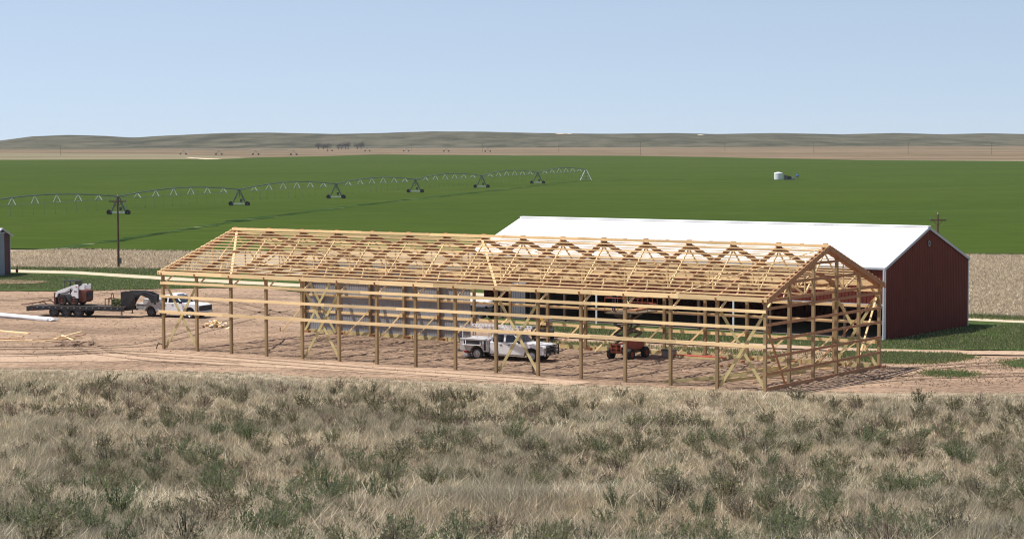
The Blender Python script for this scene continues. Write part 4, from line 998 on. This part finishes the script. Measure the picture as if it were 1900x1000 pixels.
# tank and pump by the field edge
tp = gnd(1445, 334.5)
t_ = empty('storage_tank', (tp.x, tp.y+1.5, .2), 0, 'white upright plastic storage tank standing alone in the green field', 'tank')
MB().lathe([(1.45, 0), (1.45, 2.25), (1.3, 2.36), (.3, 2.55), (.001, 2.55)], (0, 0, 0), 'z', 28).build('tank_body', TANKW, t_, smooth=False)
MB().lathe([(.3, 2.52), (.3, 2.66), (.001, 2.66)], (0, 0, 0), 'z', 14).build('lid', DKGREY, t_)
for z_ in (.6, 1.2, 1.8): MB().lathe([(1.452, z_-.05), (1.48, z_), (1.452, z_+.05)], (0, 0, 0), 'z', 28).build('rib', TANKW, t_)
pp = gnd(1464, 335)
pu = empty('pump_engine', (pp.x, pp.y+1, .2), 0, 'dark grey irrigation pump engine beside the white field tank', 'pump')
MB().box(-1.8, 1.8, -.6, .6, 0, .25).build('skid', DKGREY, pu)
MB().box(-1.6, -.4, -.45, .45, .25, 1.55).build('radiator', DKGREY, pu); MB().box(-.38, .9, -.4, .4, .25, 1.25).build('engine_block', BLACK, pu, bevel=.04)
MB().tube((.2, 0, 1.25), (.2, 0, 1.9), .06).build('exhaust', RUST, pu); MB().box(1.1, 1.5, -.3, .3, .25, 1.0).build('gear_head', LTGREY, pu)
MB().tube((1.5, 0, .5), (3.0, 0, .3), .14).build('discharge_pipe', GALVD, pu)
bp = gnd(1480, 332.5)
bt = empty('fertiliser_tank', (bp.x, bp.y+1, .2), 0, 'small round blue tank on a stand beside the field pump', 'tank')
MB().lathe([(.001, .5), (.38, .6), (.5, .85), (.5, 1.1), (.38, 1.35), (.001, 1.45)], (0, 0, 0), 'z', 16).build('tank_body', BLUE, bt)
for x_, y_ in ((-.3, -.3), (.3, -.3), (.3, .3), (-.3, .3)): MB().beam((x_, y_, 0), (x_*.9, y_*.9, .75), .07, .07).build('stand_leg', DKGREY, bt)
MB().tube((-.1, 0, 1.4), (-.25, 0, 2.1), .05).build('vent_pipe', BLUE, bt)

# ------------------------------------------------------------------ far plain: poles, pivots, trees
for px, py, h in ((1037, 283, 9), (1188, 288, 10.5), (895, 283, 8), (763, 281, 8), (1510, 284, 9), (1685, 287, 9), (1840, 287.5, 9), (112, 289, 8.5), (1345, 281, 8)):
    b = gnd(px, py); o = tag(MB().tube((0, 0, -.5), (0, 0, h), .15, 6, .11).beam((-1.1, 0, h-.7), (1.1, 0, h-.7), .13, .13).build('distant_pole', POLEW), 'tiny utility pole on the tan plain below the hills', 'utility pole', 'poles on the far plain'); o.location = b
def far_pivot(px0, py0, px1, py1, n, label):
    a_, b_ = gnd(px0, py0), gnd(px1, py1); t = empty('distant_pivot', a_, 0, label, 'irrigation machine'); q = b_-a_
    MB().path([q*(k/(4*n))+Vector((0, 0, 3.9+.9*abs(math.sin(math.pi*k/4)))) for k in range(4*n+1)], .20, 5).build('span_pipe', GALVD, t)
    for k in range(n+1):
        c_ = q*(k/n)
        for s_ in (-1, 1):
            MB().beam(c_+Vector((s_*2.4, 0, .6)), c_+Vector((0, 0, 3.9)), .2, .2).build('tower_leg', GALVD, t)
            m_ = MB().lathe([(.3, -.3), (.8, -.3), (.8, .3), (.3, .3)], (c_.x+s_*2.4, c_.y, .8), 'y', 10); m_.build('wheel', RUBBER, t)
far_pivot(340, 287.5, 545, 288.5, 3, 'distant sprinkler line on the tan field left of the bare trees')
far_pivot(612, 281.2, 905, 282.2, 4, 'distant sprinkler line on the tan field below the bare trees')
BARK = mat('bark_grey', (.075, .065, .055), .9, .2)
TWIG = mat('bare_twigs', (.11, .10, .075), .95, .3, .3)
def tree(loc, h, w, label, seed):
    r_ = random.Random(seed); t = empty('bare_tree', loc, 0, label, 'tree', 'trees at the foot of the hills')
    mb = MB(); tips = []
    mb.tube((0, 0, -.5), (0, 0, h*.4), .45, 7, .3)
    for k in range(7):
        a_ = r_.random()*6.28; q = Vector((math.cos(a_)*w*.35, math.sin(a_)*w*.35, h*(.55+.3*r_.random()))); mb.tube((0, 0, h*.3), q, .2, 5, .08); tips.append(q)
    mb.build('trunk', BARK, t)
    vs_ = []; fs = []
    for k in range(520):
        q = tips[k % 7]; c_ = q*(.6+.5*r_.random())+Vector((r_.gauss(0, w*.17), r_.gauss(0, w*.17), r_.gauss(0, h*.11)))
        c_.z = max(c_.z, h*.16); d1 = Vector((r_.gauss(0, 1), r_.gauss(0, 1), r_.gauss(0, 1))).normalized()*(.5+.5*r_.random()); d2 = Vector((r_.gauss(0, 1), r_.gauss(0, 1), r_.gauss(0, 1))).normalized()*.35
        n0 = len(vs_); vs_ += [c_-d1, c_+d1, c_+d2]; fs.append((n0, n0+1, n0+2))
    MB().add(vs_, fs).build('crown', TWIG, t)
for i, (px, h) in enumerate(((591, 8.5), (600, 7), (607, 7.5), (628, 7.5), (634, 8.5), (641, 8), (646, 9), (663, 8), (670, 9))):
    tree(gnd(px, 277.6)*1.0, h, 7+i % 3, 'grey leafless tree standing in the row at the foot of the hills', i)

# ------------------------------------------------------------------ prairie: sagebrush and dry grass
def attr_mat(name, rnd=0.0):
    m, nt, b = nodes_of(name)
    a = N(nt, 'ShaderNodeAttribute'); a.attribute_name = 'Col'; c = a.outputs['Color']
    if rnd:
        oi = N(nt, 'ShaderNodeObjectInfo'); c2 = ramp(nt, oi.outputs['Random'], [(0, (.84, .92, .78)), (.35, (1, 1, .95)), (.7, (1.2, 1.12, 1.02)), (1, (1.05, .88, .88))])
        c = mixc(nt, 1.0, c, c2, 'MULTIPLY')
    df = N(nt, 'ShaderNodeBsdfDiffuse'); tl_ = N(nt, 'ShaderNodeBsdfTranslucent'); mx = N(nt, 'ShaderNodeMixShader'); mx.inputs[0].default_value = .42
    nt.links.new(c, df.inputs[0]); nt.links.new(c, tl_.inputs[0]); nt.links.new(df.outputs[0], mx.inputs[1]); nt.links.new(tl_.outputs[0], mx.inputs[2])
    nt.nodes.remove(b); nt.links.new(mx.outputs[0], nt.nodes['Material Output'].inputs[0])
    MATS[name] = m; return m
def tri_mesh(name, V, C, material):            # V: (n,3,3) triangles, C: (n,3) colour per triangle
    n = len(V); me = bpy.data.meshes.new(name)
    me.vertices.add(3*n); me.vertices.foreach_set('co', V.reshape(-1).astype(np.float32))
    me.loops.add(3*n); me.loops.foreach_set('vertex_index', np.arange(3*n, dtype=np.int32))
    me.polygons.add(n); me.polygons.foreach_set('loop_start', np.arange(0, 3*n, 3, dtype=np.int32))
    at = me.attributes.new('Col', 'FLOAT_COLOR', 'FACE')
    at.data.foreach_set('color', np.concatenate([C, np.ones((n, 1))], 1).reshape(-1).astype(np.float32))
    me.update(calc_edges=True); me.materials.append(material); return me
def bush_tris(seed, leaves=42):
    r = np.random.default_rng(seed); T, C = [], []
    ns = r.integers(16, 26); lean = r.normal(0, .12, 2); dead = r.random() < .28
    for k in range(ns):
        a = r.random()*2*np.pi; sp = r.random()**.7*.62; ln = (.55+.45*r.random())*(1-.25*sp)
        d = np.array([np.cos(a)*np.sin(sp)+lean[0], np.sin(a)*np.sin(sp)+lean[1], np.cos(sp)]); base = np.array([np.cos(a), np.sin(a), 0])*.10*r.random()
        bend = np.array([d[0], d[1], -.12])*.25
        pt = lambda t: base + d*ln*t + bend*t*t*ln
        side = np.array([-np.sin(a), np.cos(a), 0])*.012
        for t0, t1 in ((0, .5), (.5, 1.0)):
            T.append([pt(t0)-side, pt(t0)+side, pt(t1)]); C.append([.055, .042, .032])
        nl = leaves if not dead else leaves//2
        ts = .22+.80*r.random(nl)**.75
        for t in ts:
            p = pt(min(t, 1.02)) + r.normal(0, .030, 3); dr = d*.7 + r.normal(0, .42, 3); dr[2] = abs(dr[2])+.15; dr /= np.linalg.norm(dr)
            l_ = .05+.07*r.random(); w = np.cross(dr, r.normal(0, 1, 3)); w = w/np.linalg.norm(w)*(.010+.008*r.random())
            T.append([p-w, p+w, p+dr*l_])
            g = r.random()
            c = np.array([.165, .180, .110])*(1-g) + np.array([.265, .272, .187])*g
            if r.random() < .12: c = np.array([.13, .18, .06])
            if dead: c = c*.45 + np.array([.20, .165, .14])*.6
            C.append(c)
    return np.array(T), np.array(C)
SAGE = attr_mat('sage_leaves', .5); DRY = attr_mat('dry_grass_blades')
VAR = [bush_tris(100+i) for i in range(12)]
def view_points(n, d0, extra, spread):       # ground points in the part of the slope that faces the camera, more of them near
    u = rng.random(n); t = rng.random(n); d1 = 150.0
    d = d0*(d1/d0)**u if spread == 'log' else np.sqrt(d0*d0+(d1*d1-d0*d0)*u)
    x = (t-.5)*2*(950/F_PX*1.24)*d + extra*(rng.random(n)-.5); return x, d
# bushes
bx, by = view_points(7500, 40, 6, 'log')
keep = (by < edge(bx)-8.0-10*rng.random(len(bx))**2) & (fbm(bx*.16+31, by*.07+4, 3) + .22*rng.random(len(bx)) > .522); bx, by = bx[keep], by[keep]
keep = rng.random(len(bx)) < np.clip((by/88)**.75, 0, 1); bx, by = bx[keep], by[keep]
ok = []; cell = {}
for i in range(len(bx)):
    k0 = (int(bx[i]//1), int(by[i]//1.6)); 
    if cell.get(k0, 0) < 1: cell[k0] = cell.get(k0, 0)+1; ok.append(i)
bx, by = bx[ok][:2100], by[ok][:2100]; bz = terrain(bx, by)
sz = .30 + .72*rng.random(len(bx))**1.9; order = np.argsort(-(sz/by)*(np.abs(bx/by) < .245))
SM = [tri_mesh('sagebrush', V, C, SAGE) for V, C in VAR]
for j, i in enumerate(order[:300]):
    o = bpy.data.objects.new('sagebrush', SM[j % len(SM)]); COL.objects.link(o)
    o.location = (bx[i], by[i], bz[i]-.03); o.rotation_euler = (0, 0, rng.random()*6.28); k = sz[i]*1.15; wv = .85+.5*rng.random(); o.scale = (k*wv, k*wv, k)
    tag(o, 'grey green sagebrush clump standing in the dry grass of the foreground slope', 'sagebrush', 'sagebrush on the foreground slope')
TT, CC = [], []
for i in order[300:]:
    V, C = VAR[rng.integers(len(VAR))]; sel = rng.random(len(V)) < min(1, .34+18/by[i]); V, C = V[sel], C[sel]
    a = rng.random()*6.28; k = sz[i]*1.15; wv = .85+.5*rng.random(); c, s_ = np.cos(a), np.sin(a)
    # fewer but broader leaves far away
    cen = V.mean(1, keepdims=True); V = cen + (V-cen)*1.35
    X = (V[..., 0]*c-V[..., 1]*s_)*k*wv + bx[i]; Y = (V[..., 0]*s_+V[..., 1]*c)*k*wv + by[i]; Z = V[..., 2]*k + bz[i]-.03
    TT.append(np.stack([X, Y, Z], -1)); CC.append(C*(.8+.45*rng.random()))
o = bpy.data.objects.new('distant_sagebrush', tri_mesh('distant_sagebrush', np.concatenate(TT), np.concatenate(CC), SAGE)); COL.objects.link(o)
tag(o, 'small sagebrush clumps spread through the dry grass on the slope', 'sagebrush', kind='stuff')
# dry grass: tufts of bent blades
def grass(ntuft, per, d0, hlo, hhi, wk, pal, name, label, lean=.5, zoff=-.02, patch=True):
    x, y = view_points(ntuft, d0, 4, 'log'); e = edge(x)
    d_ = y - e; k = (d_ < -.3) | ((d_ < 2.5) & (rng.random(ntuft) < .10*np.exp(-np.maximum(d_, 0))))
    pn = fbm(x*.21+3, y*.10+7, 4)
    if patch: k &= (pn+.5*rng.random(ntuft) > .52)
    x, y, pn = x[k], y[k], pn[k]; z = terrain(x, y)
    col = np.array(pal)[rng.integers(0, len(pal), len(x))]
    n2 = fbm(x*.33+50, y*.16+2, 3)[:, None]; col = np.minimum(col*(.72+.56*n2)*1.08, .9)
    sg = np.clip((fbm(x*.19+80, y*.085+12, 4)-.50)*6, 0, .45)[:, None]; col = col*(1-sg) + np.array([[.29, .275, .20]])*(.8+.4*n2)*sg
    near_edge = np.clip((edge(x)-y)/9, .35, 1)
    n = len(x); px = np.repeat(x, per) + rng.normal(0, .09, n*per); py = np.repeat(y, per)+rng.normal(0, .13, n*per); pz = np.repeat(z, per)+zoff
    h = (hlo+(hhi-hlo)*rng.random(n*per)**1.3)*np.repeat(near_edge, per)
    la = rng.random(n*per)*6.28; lm = lean*rng.random(n*per)**1.2*h
    dx = np.cos(la)*lm + .16*h; dy = np.sin(la)*lm
    dist = np.repeat(y, per); w = wk*(.55+.45*dist/90)*(.6+.8*rng.random(n*per)); wa = rng.normal(0, .5, n*per); wx, wy = np.cos(wa)*w, np.sin(wa)*w
    V = np.empty((n*per, 3, 3)); V[:, 0] = np.stack([px-wx, py-wy, pz], -1); V[:, 1] = np.stack([px+wx, py+wy, pz], -1); V[:, 2] = np.stack([px+dx, py+dy, pz+h], -1)
    C = np.repeat(col, per, 0)*(.45+1.0*rng.random((n*per, 1)))
    o = bpy.data.objects.new(name, tri_mesh(name, V, C, DRY)); COL.objects.link(o); tag(o, label, 'grass', kind='stuff'); return n*per
PAL = [(.53, .44, .30), (.48, .39, .275), (.63, .535, .37), (.42, .345, .245), (.45, .35, .265), (.30, .285, .175), (.36, .335, .22), (.25, .23, .15)]
na = grass(125000, 12, 40, .14, .46, .0082, PAL, 'dry_grass', 'tan dry grass covering the foreground slope', 1.05)
nb = grass(30000, 3, 38, .25, .65, .009, [(.88, .77, .57), (.76, .63, .45), (.80, .68, .52)], 'dead_stalks', 'pale bent dead stalks among the foreground grass', 2.2)
nc = grass(9000, 9, 40, .10, .30, .010, [(.15, .165, .055), (.18, .185, .075), (.22, .21, .10)], 'green_grass', 'patches of low green grass among the dry grass', .6)

# ------------------------------------------------------------------ haze in the air over the plain
hb = MB().box(-3000, 3000, -420, 5300, -24, 45).build('haze', bpy.data.materials.new('haze_air')); hb['kind'] = 'stuff'
tag(hb, 'thin pale haze over the distant plain and hills', 'haze')
hm = hb.data.materials[0]; hm.use_nodes = True; hn = hm.node_tree
for n_ in list(hn.nodes):
    if n_.type != 'OUTPUT_MATERIAL': hn.nodes.remove(n_)
pvn = hn.nodes.new('ShaderNodeVolumePrincipled'); pvn.inputs['Color'].default_value = (.95, .965, 1.0, 1); pvn.inputs['Density'].default_value = 0.00004
pvn.inputs['Anisotropy'].default_value = .0
hn.links.new(pvn.outputs[0], hn.nodes['Material Output'].inputs['Volume'])

# ------------------------------------------------------------------ weeds on the verges and stalks in the stubble
def in_poly(x, y, P):
    c = np.zeros(len(x), bool); n = len(P)
    for i in range(n):
        (x0, y0), (x1, y1) = P[i], P[(i+1) % n]
        if y0 == y1: continue
        c ^= ((y0 > y) != (y1 > y)) & (x < (x1-x0)*(y-y0)/(y1-y0)+x0)
    return c
def scatter(polys, n, hlo, hhi, w, pal, name, label, cat, thr=.0, z0=.05, lean=.5, jx=.5):
    A = []
    for P in polys:
        P = [(p.x, p.y) for p in P]; xs_, ys_ = [p[0] for p in P], [p[1] for p in P]
        m = n*6; x = min(xs_)+(max(xs_)-min(xs_))*rng.random(m); y = min(ys_)+(max(ys_)-min(ys_))*rng.random(m)
        k = in_poly(x, y, P) & (np.abs(x/np.maximum(y, 1)) < .255) & (fbm(x*.3, y*.3, 3)+.3*rng.random(m) > thr)
        x, y = x[k][:n], y[k][:n]; A.append((x+rng.normal(0, jx, len(x)), y+rng.normal(0, jx, len(y))))
    x = np.concatenate([a[0] for a in A]); y = np.concatenate([a[1] for a in A]); n = len(x)
    h = hlo+(hhi-hlo)*rng.random(n)**1.5; la = rng.random(n)*6.28; wa = rng.normal(0, .6, n); ww = w*(.5+rng.random(n))
    V = np.empty((n, 3, 3)); z = np.full(n, z0)
    V[:, 0] = np.stack([x-np.cos(wa)*ww, y-np.sin(wa)*ww, z], -1); V[:, 1] = np.stack([x+np.cos(wa)*ww, y+np.sin(wa)*ww, z], -1)
    V[:, 2] = np.stack([x+np.cos(la)*h*lean, y+np.sin(la)*h*lean, z+h], -1)
    C = np.array(pal)[rng.integers(0, len(pal), n)]*(.6+.8*rng.random((n, 1)))
    o = bpy.data.objects.new(name, tri_mesh(name, V, C, DRY)); COL.objects.link(o); return tag(o, label, cat, kind='stuff')
GP = [(.14, .19, .065), (.17, .215, .08), (.12, .165, .05), (.22, .24, .11), (.38, .34, .20)]
W1 = G((1560, 655), (1640, 656), (1770, 658), (1800, 665), (1740, 674), (1660, 675), (1580, 670)); W9 = G((1000, 634), (1120, 637), (1330, 648), (1580, 660), (1580, 670), (1420, 662), (1260, 652), (1080, 643))
W2 = G((1855, 671), (1900, 667), (1990, 671), (1960, 683), (1875, 683)); W3 = G((1715, 690), (1760, 687), (1815, 695), (1800, 701), (1735, 699))
W4 = G((1000, 600), (1250, 620), (1640, 634), (1640, 649), (1250, 631), (1010, 615)); W5 = G((1641, 636), (1797, 609), (1900, 603), (1960, 608), (1960, 650), (1641, 648))
W6 = G((-30, 512), (60, 511), (300, 523), (480, 532), (300, 535), (180, 541), (100, 538), (0, 538), (-30, 538)); W7 = G((20, 497), (330, 501), (330, 514), (140, 504), (20, 501)); W8 = G((1800, 586), (1900, 591), (1920, 597), (1800, 592))
scatter([W1, W4, W5, W6], 26000, .05, .20, .035, GP, 'verge_grass', 'short green weeds growing along the lanes and yard', 'grass', .42, .06)
scatter([W9], 5000, .05, .16, .04, GP, 'sparse_weeds', 'thin weeds on the bare soil between frame and shed lane', 'grass', .60, .03)
scatter([W2, W3], 1800, .04, .14, .04, GP, 'yard_weeds', 'low green weeds in small patches on the dirt', 'grass', .38, .03)
scatter([W7, W8], 8000, .06, .26, .04, GP, 'roadside_grass', 'green grass strip between the farm road and the stubble', 'grass', .36, .08)
S1 = G((0, 478), (20, 470), (120, 465), (340, 469), (420, 469), (420, 506), (330, 501), (20, 497)); S2 = G((1795, 475), (1930, 477), (1930, 594), (1795, 587))
scatter([S1, S2], 42000, .12, .42, .06, [(.58, .49, .35), (.68, .59, .43), (.43, .34, .24), (.28, .215, .15), (.50, .41, .29)], 'corn_stubble', 'pale broken corn stalks left in the stubble field', 'stubble', .0, .05, 1.0)

Y1 = G((-60, 545), (300, 540), (480, 540), (560, 600), (300, 650), (1000, 705), (1000, 715), (300, 682), (-60, 676)); Y2 = G((1560, 705), (1640, 668), (1960, 664), (1960, 715), (1600, 718))
Y3 = [_o+_u*a+_v*b for a, b in ((0, .5), (49, .5), (49, 16), (0, 16))]
scatter([Y1, Y2, Y3], 1500, .03, .09, .05, [(.16, .11, .075), (.22, .155, .105), (.42, .31, .21), (.12, .085, .06)], 'dirt_clods', 'loose clods and crumbs of soil on the dirt yard', 'soil', .40, .02, 1.2)
scene.cycles.pixel_filter_type = 'BLACKMAN_HARRIS'; scene.cycles.filter_width = 1.15
